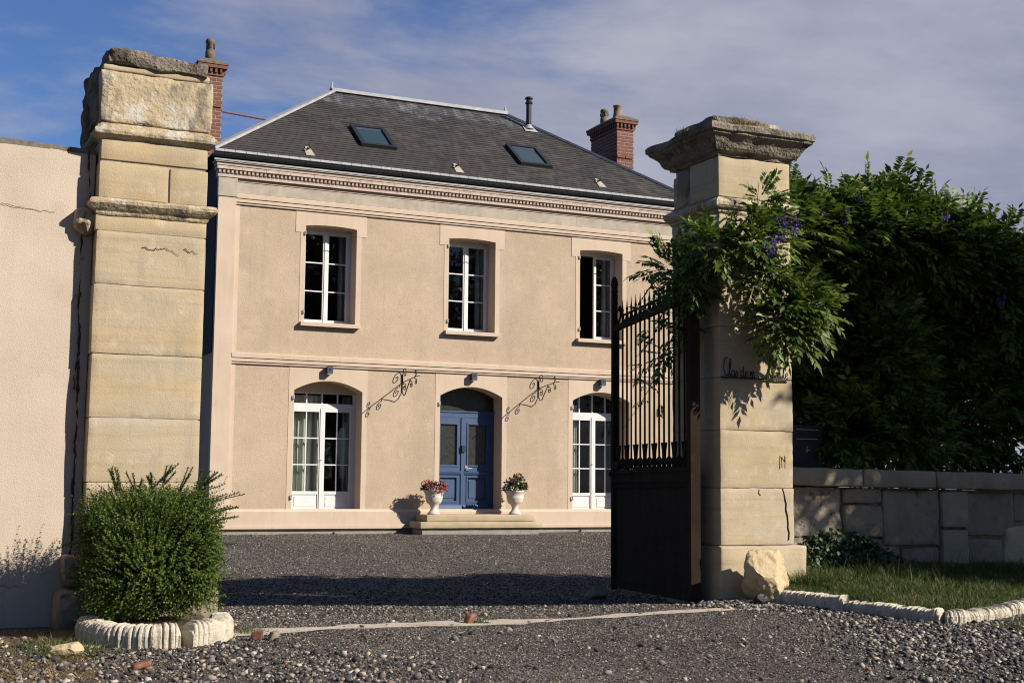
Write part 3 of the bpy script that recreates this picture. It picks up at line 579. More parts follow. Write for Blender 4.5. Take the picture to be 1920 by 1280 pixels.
# chimneys, brick by brick
def chimney(x0, x1, y0, y1, z0, z1, pots, label):
    c = MB().box(x0+.005, x1-.005, y0+.005, y1-.005, z0, z1-.35).build('chimney', M_mortar, house); tag(c, label)
    bh, bl, j = .062, .225, .017; zc = z0; row = 0; done = 0
    while zc < z1-.36:
        proud = .0
        if 0 < (z1-1.02)-zc < bh+j: proud = .025
        for face in ('front', 'left', 'right'):
            u0, u1 = (x0, x1) if face == 'front' else (y0+.10, y1)
            u = u0 - (bl/2 if row % 2 else 0)
            while u < u1-.01:
                a, e_ = max(u, u0), min(u+bl-j, u1)
                if e_-a > .03:
                    p = proud + random.uniform(-.003, .003); bb = MB()
                    if face == 'front': bb.box(a, e_, y0-p, y0+.09, zc, zc+bh)
                    elif face == 'left': bb.box(x0-p, x0+.09, a, e_, zc, zc+bh)
                    else: bb.box(x1-.09, x1+p, a, e_, zc, zc+bh)
                    if done < 295 and face != 'right' : bb.build('brick', M_brick, c); done += 1
                    else: extra.add(bb.v, bb.f)
                u += bl
        zc += bh+j; row += 1
    zt = z1-.36
    b = MB(); b.box(x0-.02, x1+.02, y0-.02, y1+.02, zt, zt+.06); b.build('corbel_course', M_brick, c)
    b = MB()
    n = max(3, int((x1-x0+.06)/.09))
    for k in range(n): xa = x0-.03+k*(x1-x0+.06)/n; b.box(xa, xa+.045, y0-.06, y0, zt+.06, zt+.15)
    n = int((y1-y0)/.09)
    for k in range(n): ya = y0+k*(y1-y0)/n; b.box(x0-.06, x0, ya, ya+.045, zt+.06, zt+.15); b.box(x1, x1+.06, ya, ya+.045, zt+.06, zt+.15)
    b.box(x0, x1, y0, y1, zt+.06, zt+.15); o = b.build('dentils', M_brick, c); o['kind'] = 'stuff'
    b = MB(); b.box(x0-.08, x1+.08, y0-.08, y1+.08, zt+.15, zt+.225); b.build('corbel_course', M_brick, c)
    b = MB(); x0c, x1c, y0c, y1c = x0-.095, x1+.095, y0-.095, y1+.095; za, zb = zt+.225, zt+.39
    b.add([(x0c,y0c,za),(x1c,y0c,za),(x1c,y1c,za),(x0c,y1c,za),(x0c,y0c,za+.04),(x1c,y0c,za+.04),(x1c,y1c,za+.04),(x0c,y1c,za+.04),(x0+.1,y0+.12,zb),(x1-.1,y0+.12,zb),(x1-.1,y1-.12,zb),(x0+.1,y1-.12,zb)],
          [(0,3,2,1),(0,1,5,4),(1,2,6,5),(2,3,7,6),(3,0,4,7),(4,5,9,8),(5,6,10,9),(6,7,11,10),(7,4,8,11),(8,9,10,11)])
    b.build('mortar_cap', M_chimcap, c)
    for (px, py, kind, h) in pots:
        if kind == 'clay': prof = [(.125,0),(.115,.05),(.095,.16),(.09,h-.03),(.105,h-.02),(.105,h),(.075,h)]
        else: prof = [(.105,0),(.10,h*.5),(.085,h*.52),(.085,h*.8),(.10,h*.83),(.10,h*.93),(.08,h)]
        po = MB().lathe(prof, (px, py, zb-.06), 14).build('chimney_pot', M_pot if kind == 'clay' else M_chimcap, c, True)
        if kind != 'clay':
            for k in range(6):
                t = k*math.pi/3+.3; xx, yy = px+.085*math.cos(t), py+.085*math.sin(t)
                MB().box(xx-.018, xx+.018, yy-.018, yy+.018, zb-.06+h*.60, zb-.06+h*.78).build('vent_hole', M_black, po)
extra = MB()
chimney(5.60, 6.05, 27.40, 28.65, 6.9, 9.66, [(5.83, 27.68, 'cowl', .52)], 'brick chimney with tall vented pot above the left gate pillar')
extra_l, extra = extra, MB()
chimney(15.44, 15.89, 27.40, 28.70, 6.9, 9.68, [(15.63, 27.72, 'clay', .34), (15.68, 28.46, 'cowl', .44)], 'brick chimney with two pots at the right end of the roof')
for ex, c in zip((extra_l, extra), [o for o in house.children if o.name.startswith('chimney')]):
    o = ex.build('bricks', M_brick, c); o['kind'] = 'stuff'
b = MB(); b.tube([(6.05, 27.95, 8.72), (7.48, 27.85, 8.60)], .022, 6); b.build('tie_rod', M_tile, house)

# ---- upper windows
def leaf(par, x0, x1, z0, z1, y, cols, rows_, st=.055, panel=0.0, swing=None, m=None, gm=None, mun=.022):
    """a glazed leaf: stiles, rails, muntins as one sash; every pane its own piece"""
    b = MB(); t = .05; zb = z0+panel
    b.box(x0, x0+st, y, y+t, z0, z1); b.box(x1-st, x1, y, y+t, z0, z1)
    b.box(x0+st, x1-st, y, y+t, z1-st, z1); b.box(x0+st, x1-st, y, y+t, zb, zb+st)
    if panel: b.box(x0+st, x1-st, y+.018, y+t-.01, z0+st, zb); b.box(x0+st, x1-st, y, y+t, z0, z0+st); b.box(x0+st+.04, x1-st-.04, y+.008, y+.02, z0+st+.04, zb-.04)
    gx0, gx1, gz0, gz1 = x0+st, x1-st, zb+st, z1-st
    for k in range(1, cols): x = gx0+(gx1-gx0)*k/cols; b.box(x-mun/2, x+mun/2, y+.008, y+t-.008, gz0, gz1)
    for k in range(1, rows_): z = gz0+(gz1-gz0)*k/rows_; b.box(gx0, gx1, y+.006, y+t-.006, z-mun/2, z+mun/2)
    panes = []
    for i in range(cols):
        for k in range(rows_):
            xa, xb = gx0+(gx1-gx0)*i/cols+(mun/2 if i else 0), gx0+(gx1-gx0)*(i+1)/cols-(mun/2 if i < cols-1 else 0)
            za, zb_ = gz0+(gz1-gz0)*k/rows_+(mun/2 if k else 0), gz0+(gz1-gz0)*(k+1)/rows_-(mun/2 if k < rows_-1 else 0)
            panes.append((xa, xb, za, zb_))
    def sw(p):
        if swing is None: return p
        px, ang = swing; dx, dy = p[0]-px, p[1]-y; c_, s_ = math.cos(ang), math.sin(ang)
        return (px+dx*c_-dy*s_, y+dx*s_+dy*c_, p[2])
    b.v = [sw(p) for p in b.v]; b.build('sash', m or M_white, par)
    for (xa, xb, za, zb_) in panes:
        pb = MB(); pb.box(xa, xb, y+.022, y+.028, za, zb_); pb.v = [sw(p) for p in pb.v]; pb.build('pane', gm or M_glass, par)
WLAB = ['upper window above the left french door', 'upper window above the blue front door', 'upper window with its left sash standing open']
for i, o in enumerate(OW):
    w = MB(); y = YF+.36; x0, x1, z0, z1 = o['x0'], o['x1'], o['z0'], 5.86
    w.box(x0, x0+.045, y, y+.07, z0, z1); w.box(x1-.045, x1, y, y+.07, z0, z1); w.box(x0+.045, x1-.045, y, y+.07, z1-.04, z1+.05); w.box(x0+.045, x1-.045, y, y+.07, z0, z0+.035)
    wo_ = w.build('window', M_white, house); tag(wo_, WLAB[i])
    xm = (x0+x1)/2; ya = y-.02
    leaf(wo_, x0+.047, xm-.002, z0+.037, z1-.042, ya, 1, 3, swing=((x0+.047, R_(78)) if i == 2 else None))
    leaf(wo_, xm+.002, x1-.047, z0+.037, z1-.042, ya, 1, 3)
    if i < 2:
        b = MB(); b.box(xm-.03, xm+.03, ya-.015, ya-.0005, z0+.04, z1-.045); b.build('meeting_stile', M_white, wo_)
        b = MB(); b.tube([(xm-.03, ya-.0, z0+.78), (xm-.03, ya-.0, z0+.70), (xm-.09, ya-.03, z0+.72)], .010, 6)
    sb = MB(); sb.prismx([(YF+.355, z0-.045), (YF-.105, z0-.085), (YF-.105, z0-.018), (YF-.095, z0-.010), (YF+.355, z0+.0)], x0-.085, x1+.085); sb.build('sill', M_smooth, wo_)
    for z in (z0+.16, z1-.18):
        b = MB(); b.tube([(x0-.01, YF-.03, z), (x0-.01, YF-.03, z+.07)], .011, 6); b.bar((x0-.01, YF-.03, z), (x0-.01, YF+.02, z), .014, .014); b.build('shutter_pintle', M_zinc, wo_)

# ---- french doors
for i, xc in enumerate((DOORS[0], DOORS[2])):
    o = OD[0] if i == 0 else OD[2]; x0, x1 = o['x0'], o['x1']; y = YF+.40
    w = MB(); w.box(x0, x0+.055, y, y+.07, DZ0, 2.70); w.box(x1-.055, x1, y, y+.07, DZ0, 2.70); w.box(x0+.055, x1-.055, y-.008, y+.07, 2.355, 2.455)
    if i == 0: w.box(x0+.055, x1-.055, y, y+.07, 2.645, 2.70)
    fd = w.build('french_door', M_white, house); tag(fd, 'white french door with pale curtains left of the blue door' if i == 0 else 'white french door with arched transom beside the iron gate')
    if i == 0:
        b = MB(); sheet(b, y-.004, x0, x1, 2.66, 2.90, []); b.build('shutter_box', M_smooth, fd)
    tz1 = (lambda x: 2.645) if i == 0 else (lambda x, o=o: o['top'](x)-.035)
    if i == 1:
        b = MB(); n = 16
        for k in range(n):
            p, q_ = x0+(x1-x0)*k/n, x0+(x1-x0)*(k+1)/n
            for yy in (y,): b.quad((p,yy,o['top'](p)-.04), (q_,yy,o['top'](q_)-.04), (q_,yy,o['top'](q_)+.01), (p,yy,o['top'](p)+.01)); b.quad((p,y,o['top'](p)-.04), (p,y+.07,o['top'](p)-.04), (q_,y+.07,o['top'](q_)-.04), (q_,y,o['top'](q_)-.04))
        b.build('arch_frame', M_white, fd)
    for k in range(4):
        xa, xb = x0+.055+(x1-x0-.11)*k/4, x0+.055+(x1-x0-.11)*(k+1)/4
        MB().add([(xa,y+.03,2.455),(xb,y+.03,2.455),(xb,y+.03,tz1(xb)),(xa,y+.03,tz1(xa))], [(0,1,2,3)]).build('pane', M_glass, fd)
        if k: MB().box(xa-.012, xa+.012, y+.005, y+.055, 2.455, tz1(xa)).build('muntin', M_white, fd)
    xm = (x0+x1)/2
    leaf(fd, x0+.057, xm-.002, DZ0+.012, 2.353, y-.012, 2, 3, st=.06, panel=.33)
    leaf(fd, xm+.002, x1-.057, DZ0+.012, 2.353, y-.012, 2, 3, st=.06, panel=.33)
    MB().box(xm-.035, xm+.035, y-.028, y-.0125, DZ0+.012, 2.353).build('meeting_stile', M_white, fd)
    MB().tube([(xm+.01, y-.03, 1.38), (xm+.01, y-.06, 1.38), (xm-.05, y-.065, 1.37)], .009, 6).build('handle', M_white, fd)
    for z in (2.5, .62): MB().tube([(x0-.012, YF-.035, z), (x0-.012, YF-.035, z+.08)], .012, 6).bar((x0-.012, YF-.035, z), (x0-.012, YF+.02, z), .014, .014).build('shutter_pintle', M_zinc, fd)

# ---- blue front door
o = OD[1]; x0, x1 = o['x0'], o['x1']; y = YF+.40; xm = (x0+x1)/2-.02
w = MB(); w.box(x0, x0+.05, y, y+.09, DZ0, 2.38); w.box(x1-.05, x1, y, y+.09, DZ0, 2.38); w.box(x0+.05, x1-.05, y-.01, y+.09, 2.27, 2.37); w.box(x0, x1, y-.03, y+.09, 2.372, 2.40)
door = w.build('front_door', M_blue, house); tag(door, 'blue panelled double front door under a dark arched transom')
b = MB(); n = 16
for k in range(n):
    p, q_ = x0+(x1-x0)*k/n, x0+(x1-x0)*(k+1)/n
    b.quad((p,y+.04,2.40), (q_,y+.04,2.40), (q_,y+.04,o['top'](q_)), (p,y+.04,o['top'](p)))
b.build('transom_pane', M_glassd, door)
for (a, c) in ((x0+.052, xm-.003), (xm+.003, x1-.052)):
    b = MB(); st = .095; yl = y-.005
    zg0, zg1 = 1.30, 2.155
    b.box(a, a+st, yl, yl+.06, DZ0+.01, 2.268); b.box(c-st, c, yl, yl+.06, DZ0+.01, 2.268)
    for (za, zb) in ((DZ0+.01, .56), (1.08, 1.28), (zg1, 2.268)): b.box(a+st, c-st, yl, yl+.06, za, zb)
    b.box(a+st, c-st, yl+.03, yl+.05, .56, 1.08)
    lf = b.build('door_leaf', M_blue, door)
    b = MB(); f = .026
    for (za, zb) in ((.56, 1.08), (zg0-.02, zg1)):
        b.box(a+st-.004, c-st+.004, yl-.014, yl+.03, zb-f, zb+.006); b.box(a+st-.004, c-st+.004, yl-.014, yl+.03, za-.006, za+f)
        b.box(a+st-.004, a+st+f, yl-.014, yl+.03, za+f, zb-f); b.box(c-st-f, c-st+.004, yl-.014, yl+.03, za+f, zb-f)
    b.box(a+st+.06, c-st-.06, yl+.016, yl+.032, .64, 1.0)
    b.build('moulding', M_blue, door)
    MB().prismx([(yl, 1.10), (yl-.022, 1.12), (yl-.035, 1.165), (yl-.012, 1.185), (yl, 1.19)], a+.03, c-.03).build('weather_bar', M_blue, door)
    MB().prismx([(yl, .40), (yl-.04, .41), (yl-.02, .50), (yl, .52)], a+.01, c-.01).build('kick_rail', M_blue, door)
    MB().box(a+st, c-st, yl+.028, yl+.034, zg0, zg1).build('pane', M_glassd, door)
MB().box(xm-.035, xm+.035, y-.025, y-.0055, DZ0+.015, 2.265).build('meeting_stile', M_blue, door)
MB().box(xm-.03, xm+.045, y-.06, y-.0255, 1.57, 1.70).build('knocker_plate', M_black, door)
MB().tube([(xm+.09, y-.01, 1.24), (xm+.09, y-.07, 1.24), (xm+.19, y-.075, 1.24)], .013, 6).box(xm+.065, xm+.115, y-.018, y-.0055, 1.12, 1.30).build('handle', M_zinc, door)
for z in (2.48,): MB().tube([(x0-.012, YF-.035, z), (x0-.012, YF-.035, z+.08)], .012, 6).bar((x0-.012, YF-.035, z), (x0-.012, YF+.02, z), .014, .014).build('shutter_pintle', M_zinc, door)
# door step: slab on a wider lower tread
stone('doorstep', 9.54, 11.86, 24.30, YF-.062, .205, .335, M_step, house, r=.012, amp=.004, step=.25, seed=3)
stone('lower_step', 9.40, 12.0, 24.27, YF-.097, .075, .200, M_step, house, r=.01, amp=.004, step=.3, seed=4)

MB().box(9.46, 11.94, 24.33, YF-.1, -.2, .075).build('step_footing', M_concrete, house)
# ---- curtains inside
def curtain(xa, xb, y, z0, z1, folds, m, label, amp=.04):
    n = folds*8; b = MB(); vs = []
    for i in range(n+1):
        t = i/n; x = xa+(xb-xa)*t
        for z, k in ((z1, .8), ((z0+z1)/2, 1.0), (z0, 1.2)):
            vs.append((x+.015*math.sin(t*9+z), y+amp*k*math.sin(2*math.pi*folds*t+.5*math.sin(t*7)), z))
    b.add(vs, [(3*i+j, 3*i+3+j, 3*i+4+j, 3*i+1+j) for i in range(n) for j in range(2)])
    o = b.build('curtain', m, None, True); recenter(o); tag(o, label, 'curtain', 'curtains behind the windows')
curtain(7.10, 7.84, YF+.58, .45, 2.62, 6, M_curtain, 'pale green curtain drawn behind the left leaf of the left french door')
curtain(8.22, 8.42, YF+.62, .45, 2.62, 3, M_net, 'dim curtain edge behind the right leaf of the left french door')
curtain(11.05, 11.22, YF+.60, 4.05, 5.85, 2, M_net, 'pinkish curtain edge inside the middle upper window')
curtain(13.22, 13.46, YF+.60, .45, 2.62, 3, M_curtain, 'green curtain behind the french door beside the gate')
curtain(14.05, 14.22, YF+.60, 4.05, 5.85, 2, M_net, 'dim curtain inside the upper window with the open sash')
curtain(8.08, 8.24, YF+.60, 4.05, 5.85, 2, M_net, 'dark curtain edge inside the left upper window')

# ---- wall lamps and wrought iron brackets
for x, lab in zip((7.73, 10.75, 13.70), ('small grey box lamp above the left french door', 'small grey box lamp above the blue front door', 'small grey box lamp above the french door by the gate')):
    l = empty('wall_lamp', (x, YF-.05, 2.99), lab, 'lamp', 'box lamps above the doors')
    MB().box(x-.055, x+.055, YF-.135, YF-.005, 3.005, 3.14).build('housing', M_lamp, l)
    MB().box(x-.045, x+.045, YF-.125, YF-.02, 2.99, 3.005).build('diffuser', M_white, l)
    MB().box(x-.02, x+.02, YF-.142, YF-.1355, 3.07, 3.11).build('sensor', M_black, l)
    MB().box(x-.035, x+.035, YF-.005, YF+.003, 3.03, 3.12).build('mount', M_lamp, l)
def spiral(cx, cz, r0, turns, a0, sgn, n=22, r1=.15):
    return [(cx+r0*(1-(1-r1)*i/n)*math.cos(a0+sgn*turns*2*math.pi*i/n), cz+r0*(1-(1-r1)*i/n)*math.sin(a0+sgn*turns*2*math.pi*i/n)) for i in range(n+1)]
def iron_bracket(X, label):
    o = empty('iron_bracket', (X, YF, 2.65), label, 'bracket', 'wrought iron lamp brackets on the facade')
    dr = .0068
    def put(name, uv, r=dr):       # flat iron: wider across than it is thick
        q = MB().tube([(X, YF-.02-u, z) for u, z in uv], r, 6); q.v = [(X+(v[0]-X)*1.5, v[1], v[2]) for v in q.v]; q.build(name, M_black, o, True)
    MB().box(X-.008, X+.008, YF-.014, YF-.0, 2.70, 3.06).build('back_plate', M_black, o)
    put('arm', [(0, 2.90), (.80, 2.98), (.92, 2.97)], .008)
    put('brace', [(0, 2.70), (.06, 2.64), (.14, 2.65), (.26, 2.78), (.42, 2.93)], .008)
    put('scroll', [(0, 2.90), (.0, 3.06)] + spiral(.11, 3.08, .105, 1.35, math.pi, -1))
    put('scroll', [(.02, 2.90)] + spiral(.10, 2.80, .085, 1.4, math.pi*.75, -1))
    put('scroll', [(.42, 2.93)] + spiral(.47, 2.83, .075, 1.4, math.pi*.7, -1))
    put('scroll', [(.66, 2.965)] + spiral(.72, 2.87, .065, 1.3, math.pi*.7, -1))
    put('scroll', [(.70, 2.97)] + spiral(.70, 3.05, .055, 1.2, -math.pi/2, 1))
iron_bracket(9.25, 'wrought iron scroll bracket between the left french door and the blue door')
iron_bracket(12.24, 'wrought iron scroll bracket right of the blue door')

# ---- flower urns
def leaves_np(P, D, Nn, L, W, fold=.25):
    """diamond leaves: base points P, directions D, normals Nn, lengths L, widths W -> verts, faces (two quads folded at the midrib share an edge)"""
    D = D/np.linalg.norm(D, axis=1)[:, None]
    S = np.cross(D, Nn); S /= (np.linalg.norm(S, axis=1)[:, None]+1e-9); U = np.cross(S, D)
    L = L[:, None]; W = W[:, None]
    a = P; t = P+D*L; c = P+D*L*.5
    l = P+D*L*.42+S*W*.5+U*W*fold*.5; r = P+D*L*.42-S*W*.5+U*W*fold*.5
    V = np.stack([a, r, t, l], 1).reshape(-1, 3); n = len(P)
    i = np.arange(n)[:, None]*4
    F = np.concatenate([i+np.array([[0, 1, 2]]), i+np.array([[0, 2, 3]])], 1).reshape(-1, 3)
    return V, F
def rnd_dir(n, r=rng):
    v = r.normal(size=(n, 3)); return v/np.linalg.norm(v, axis=1)[:, None]
def urn(X, Y, z, label, kind):
    o = empty('flower_urn', (X, Y, z), label, 'urn', 'white flower urns on the doorstep')
    prof = [(.135,0),(.135,.03),(.11,.05),(.075,.10),(.065,.15),(.085,.18),(.09,.20),(.15,.24),(.175,.30),(.18,.34),(.19,.36),(.18,.38),(.21,.46),(.235,.49),(.235,.515),(.205,.515),(.18,.47)]
    k = .92
    MB().lathe([(r*k, h*k) for r, h in prof], (X, Y, z), 24).build('pot', M_urn, o, True)
    zt = z+.515*k
    n = 420 if kind == 'tall' else 260; d = rnd_dir(n); d[:, 2] = np.abs(d[:, 2])
    R = np.array([.24, .22, .30 if kind == 'tall' else .16]); rad = rng.uniform(.45, 1, n)[:, None]
    P = np.array([X, Y, zt-.01])+d*R*rad; V, F = leaves_np(P, d+rnd_dir(n)*.7, rnd_dir(n)+np.array([0,0,1]), rng.uniform(.05,.085,n), rng.uniform(.035,.055,n))
    f = link('foliage', np_mesh('foliage', V, F), M_ivy, o); f['kind'] = 'stuff'
    heads = ([(.02,-.1,.27), (-.09,-.13,.17), (.1,.0,.26), (.2,-.05,.06)] if kind == 'tall' else
             [(-.19,-.1,.06), (-.12,-.16,.02), (-.02,-.2,.0), (.08,-.2,-.01), (.16,-.14,.02), (.22,-.05,.05), (-.22,.0,.09), (.1,-.1,.12), (-.08,-.1,.11), (.24,.04,.02), (.0,-.22,-.05), (.17,-.18,-.04), (-.15,-.05,.12)])
    for h in heads:
        n = 46; d = rnd_dir(n); P = np.array([X+h[0], Y+h[1], zt+.03+h[2]])+d*.035
        V, F = leaves_np(P, d+rnd_dir(n)*.4, rnd_dir(n), rng.uniform(.022,.034,n), rng.uniform(.022,.034,n))
        link('flower_head', np_mesh('flower_head', V, F), M_pink, o)
urn(9.79, 24.58, .335, 'white urn with trailing pink flowers left of the blue door', 'wide')
urn(11.53, 24.58, .335, 'white urn with a tall leafy plant right of the blue door', 'tall')

# ------------------------------------------------------------------ gate pillars
def ring_moulding(name, x0, x1, y0, y1, prof, m, parent, step=.05, amp=.006, seed=0, chip=.0):
    """square moulding: rings of (projection, height) swept round a rectangle, worn by noise"""
    nx_, ny_ = max(2, int((x1-x0)/step)), max(2, int((y1-y0)/step)); vs, fs = [], []; off = Vector((seed*2.7, seed*1.9, seed))
    per = [(i/nx_, 0) for i in range(nx_)] + [(1, j/ny_) for j in range(ny_)] + [(1-i/nx_, 1) for i in range(nx_)] + [(0, 1-j/ny_) for j in range(ny_)]
    n = len(per)
    for (p, z) in prof:
        for (u, v) in per:
            q = Vector((x0-p+(x1-x0+2*p)*u, y0-p+(y1-y0+2*p)*v, z)); c = Vector(((x0+x1)/2, (y0+y1)/2, z))
            w = amp*(noise.noise(q*7+off)+.8*noise.noise(q*19+off))
            ch = max(0, noise.noise(q*4+off)-.12)*chip*max(0, p)
            d = (q-c).normalized(); vs.append(q + d*(w-ch) + Vector((0, 0, amp*.6*noise.noise(q*9-off))))
    for i in range(len(prof)-1):
        for k in range(n): fs.append((i*n+k, i*n+(k+1) % n, (i+1)*n+(k+1) % n, (i+1)*n+k))
    fs += [tuple(range(n))[::-1], tuple((len(prof)-1)*n+k for k in range(n))]
    return MB().add(vs, fs).build(name, m, parent)
PY0, PY1 = 9.35, 10.09
# left pillar
pl_x0, pl_x1 = 1.245, 1.985
lp = empty('gate_pillar', (1.62, 9.72, 0), 'left limestone gate pillar with broken capital behind the clipped shrub', 'pillar', 'stone gate pillars')
g = .0035
stone('stone_block', 1.07, 2.13, 9.22, 10.2, -.06, .24, M_wallR, lp, r=.05, amp=.012, seed=11, chip=1.2)
stone('stone_block', 1.11, 2.08, 9.26, 10.15, .24+g, .46, M_wallR, lp, r=.04, amp=.01, seed=12, chip=1.2)
for i, (za, zb, m_) in enumerate(((.46, .93, M_stone2), (.93, 1.36, M_stone2), (1.36, 1.79, M_stone), (1.79, 2.26, M_stone), (2.26, 2.625, M_stone2), (2.625, 2.735, M_stone))):
    stone('stone_block', pl_x0-.002*i*(i % 2), pl_x1, PY0+.002*(i % 3), PY1, za+g, zb, m_, lp, r=.0045, amp=.0022, seed=20+i, chip=1.0, step=.045)
MB().box(pl_x0+.03, pl_x1-.03, PY0+.03, PY1-.03, .2, 3.75).build('mortar_core', M_mortar, lp)
for i, z in enumerate((.46, .93, 1.36, 1.79, 2.26, 2.625)):
    MB().box(pl_x0+.013, pl_x1-.013, PY0+.007, PY1-.007, z-.006, z+.010).build('mortar_joint', M_mortar, lp)
ring_moulding('moulding', pl_x0, pl_x1, PY0, PY1, [(0,2.735),(.008,2.745),(.012,2.76),(.03,2.775),(.045,2.79),(.058,2.805),(.060,2.825),(.05,2.84),(.03,2.848),(.0,2.852)], M_lichen, lp, amp=.007, seed=3, chip=.5)
stone('stone_block', pl_x0+.002, 1.712, PY0+.003, PY1, 2.855, 3.105, M_stone, lp, r=.005, amp=.0025, seed=31)
stone('stone_block', 1.722, pl_x1-.003, PY0+.004, PY1, 2.855, 3.10, M_stone, lp, r=.005, amp=.0025, seed=32)
MB().box(pl_x0+.016, pl_x1-.018, PY0+.017, PY1-.02, 2.84, 3.27).build('mortar_joint', M_mortar, lp)
stone('stone_block', pl_x0+.008, pl_x1-.006, PY0+.004, PY1, 3.118, 3.265, M_stone, lp, r=.005, amp=.0025, seed=33)
ring_moulding('moulding', pl_x0+.004, pl_x1-.002, PY0+.002, PY1, [(0,3.262),(.006,3.272),(.022,3.278),(.042,3.292),(.048,3.312),(.044,3.328),(.028,3.338),(.026,3.352),(.008,3.362),(.0,3.372)], M_lichen, lp, amp=.007, seed=5, chip=.5)
stone('stone_block', pl_x0-.012, pl_x1+.012, PY0-.012, PY1, 3.374, 3.735, M_lichen, lp, r=.014, amp=.009, seed=34, chip=2.4, step=.035)
stone('stone_block', pl_x0-.005, pl_x1-.005, PY0-.002, PY1, 3.737, 3.785, M_stone2, lp, r=.014, amp=.008, seed=35, chip=1.6, step=.05)
def tilt(p): return Vector((p.x, p.y-.05*(p.x-1.6), p.z-.055*(p.x-1.25)+.05*(p.y-9.7)*.3 + .012*noise.noise(p*8)))
stone('capping_slab', pl_x0+.02, pl_x1-.02, PY0-.03, PY1+.02, 3.80, 3.915, M_cap, lp, r=.028, amp=.02, seed=36, chip=2.2, step=.045, shape=tilt)
MB().box(pl_x0+.06, pl_x1-.05, PY0+.06, PY1-.05, 3.7, 3.86).build('mortar_core', M_cap, lp)
for i, (xa, xb, ya, yb, za, zb) in enumerate(((1.20,1.26,9.84,10.10,3.21,3.60), (1.215,1.26,9.56,10.06,3.40,3.70), (1.215,1.26,9.60,10.02,3.69,3.83), (1.22,1.26,9.42,9.75,3.40,3.76))):
    stone('broken_stone', xa, xb, ya, yb, za, zb, M_cap, lp, r=.012, amp=.022, seed=40+i, chip=1.6, step=.04)
# broken return of the lower moulding against the wall, and rubble in the open joint
rockmesh('broken_moulding', (1.185, 9.50, 2.70), .085, .14, .10, 5, M_lichen, lp, sub=3, amp=.22, cuts=4)

# right pillar
pr_x0, pr_x1 = 6.24, 6.97
rpil = empty('gate_pillar', (6.6, 9.72, 0), 'right limestone gate pillar with wide moulded cap, overgrown by wisteria', 'pillar', 'stone gate pillars')
stone('stone_block', 6.215, 7.08, 9.315, 10.15, -.08, .455, M_stone2, rpil, r=.022, amp=.008, seed=51, chip=1.0)
CR = ((.46, .925, M_stone2), (.925, 1.40, M_stone), (1.40, 1.835, M_stone), (1.835, 2.26, M_stone2), (2.26, 2.67, M_stone2), (2.67, 3.21, M_stone2))
for i, (za, zb, m_) in enumerate(CR):
    stone('stone_block', pr_x0+.003*(i % 2), pr_x1-(.0 if i else -.004), PY0+.003*(i % 2), PY1, za+g, zb, m_, rpil, r=.006, amp=.004, seed=60+i, chip=1.5, step=.04)
    MB().box(pr_x0+.010, pr_x1-.010, PY0+.010, PY1-.010, za-.006, za+.010).build('mortar_joint', M_mortar, rpil)
MB().box(pr_x0+.03, pr_x1-.03, PY0+.03, PY1-.03, .2, 3.75).build('mortar_core', M_mortar, rpil)
ring_moulding('moulding', pr_x0, pr_x1, PY0, PY1, [(0,3.21),(.012,3.225),(.012,3.24),(.035,3.255),(.052,3.275),(.055,3.30),(.045,3.32),(.02,3.335),(.0,3.35)], M_lichen, rpil, amp=.005, seed=9, chip=.3)
ym = 9.80
stone('stone_block', pr_x0, pr_x1, PY0, ym-.004, 3.352, 3.70, M_stone2, rpil, r=.012, amp=.007, seed=71, chip=1.3, step=.06)
stone('stone_block', pr_x0+.0, pr_x1, ym+.004, PY1+.01, 3.352, 3.70, M_lichen, rpil, r=.05, amp=.012, seed=72, chip=1.6, step=.06)
ring_moulding('cap_moulding', pr_x0, pr_x1, PY0, PY1, [(-.02,3.698),(.004,3.705),(.012,3.725),(.045,3.74),(.065,3.765),(.075,3.79),(.09,3.815),(.115,3.84),(.145,3.86),(.152,3.878),(.170,3.885),(.172,3.925),(.155,3.945),(.05,3.965),(-.05,3.975)], M_cap, rpil, step=.045, amp=.008, seed=13, chip=.55)
stone('capping_slab', 6.16, 6.78, 9.30, 9.95, 3.955, 4.035, M_cap, rpil, r=.03, amp=.015, seed=73, chip=2, step=.05)
stone('capping_slab', 6.50, 6.95, 9.42, 10.0, 3.955, 4.065, M_lichen, rpil, r=.02, amp=.012, seed=74, chip=1.6, step=.05)
# moss and dry tufts on the cap
def tufts(name, pts, n, h, m, parent, spread=.05, kind=True):
    P, D, Nn, L, W = [], [], [], [], []
    for (x, y, z) in pts:
        for _ in range(n):
            P.append((x+random.gauss(0, spread), y+random.gauss(0, spread), z)); D.append((random.gauss(0,.5), random.gauss(0,.5), 1)); Nn.append(tuple(np.random.default_rng(len(P)).normal(size=3))); L.append(h*random.uniform(.5,1.2)); W.append(h*random.uniform(.05,.12))
    V, F = leaves_np(np.array(P), np.array(D), np.array(Nn), np.array(L), np.array(W))
    o = link(name, np_mesh(name, V, F), m, parent)
    if kind: o['kind'] = 'stuff'
    return o
tufts('dry_moss', [(6.42,9.24,3.96),(6.36,9.25,3.965),(6.48,9.25,3.96),(6.55,9.27,3.96),(6.40,9.3,4.0)], 60, .05, M_dry, rpil, .025)
tufts('moss', [(6.13,9.62,3.95),(6.10,9.70,3.95)], 60, .05, M_grass, rpil, .03)
# scratched mark on the shaft
for s in ([(6.83,1.09),(6.835,1.20)], [(6.855,1.10),(6.85,1.19),(6.88,1.15),(6.885,1.20)], [(6.885,1.10),(6.888,1.19)]):
    MB().tube([(x, PY0-.001, z) for x, z in s], .003, 4).build('scratched_mark', M_tile, rpil)
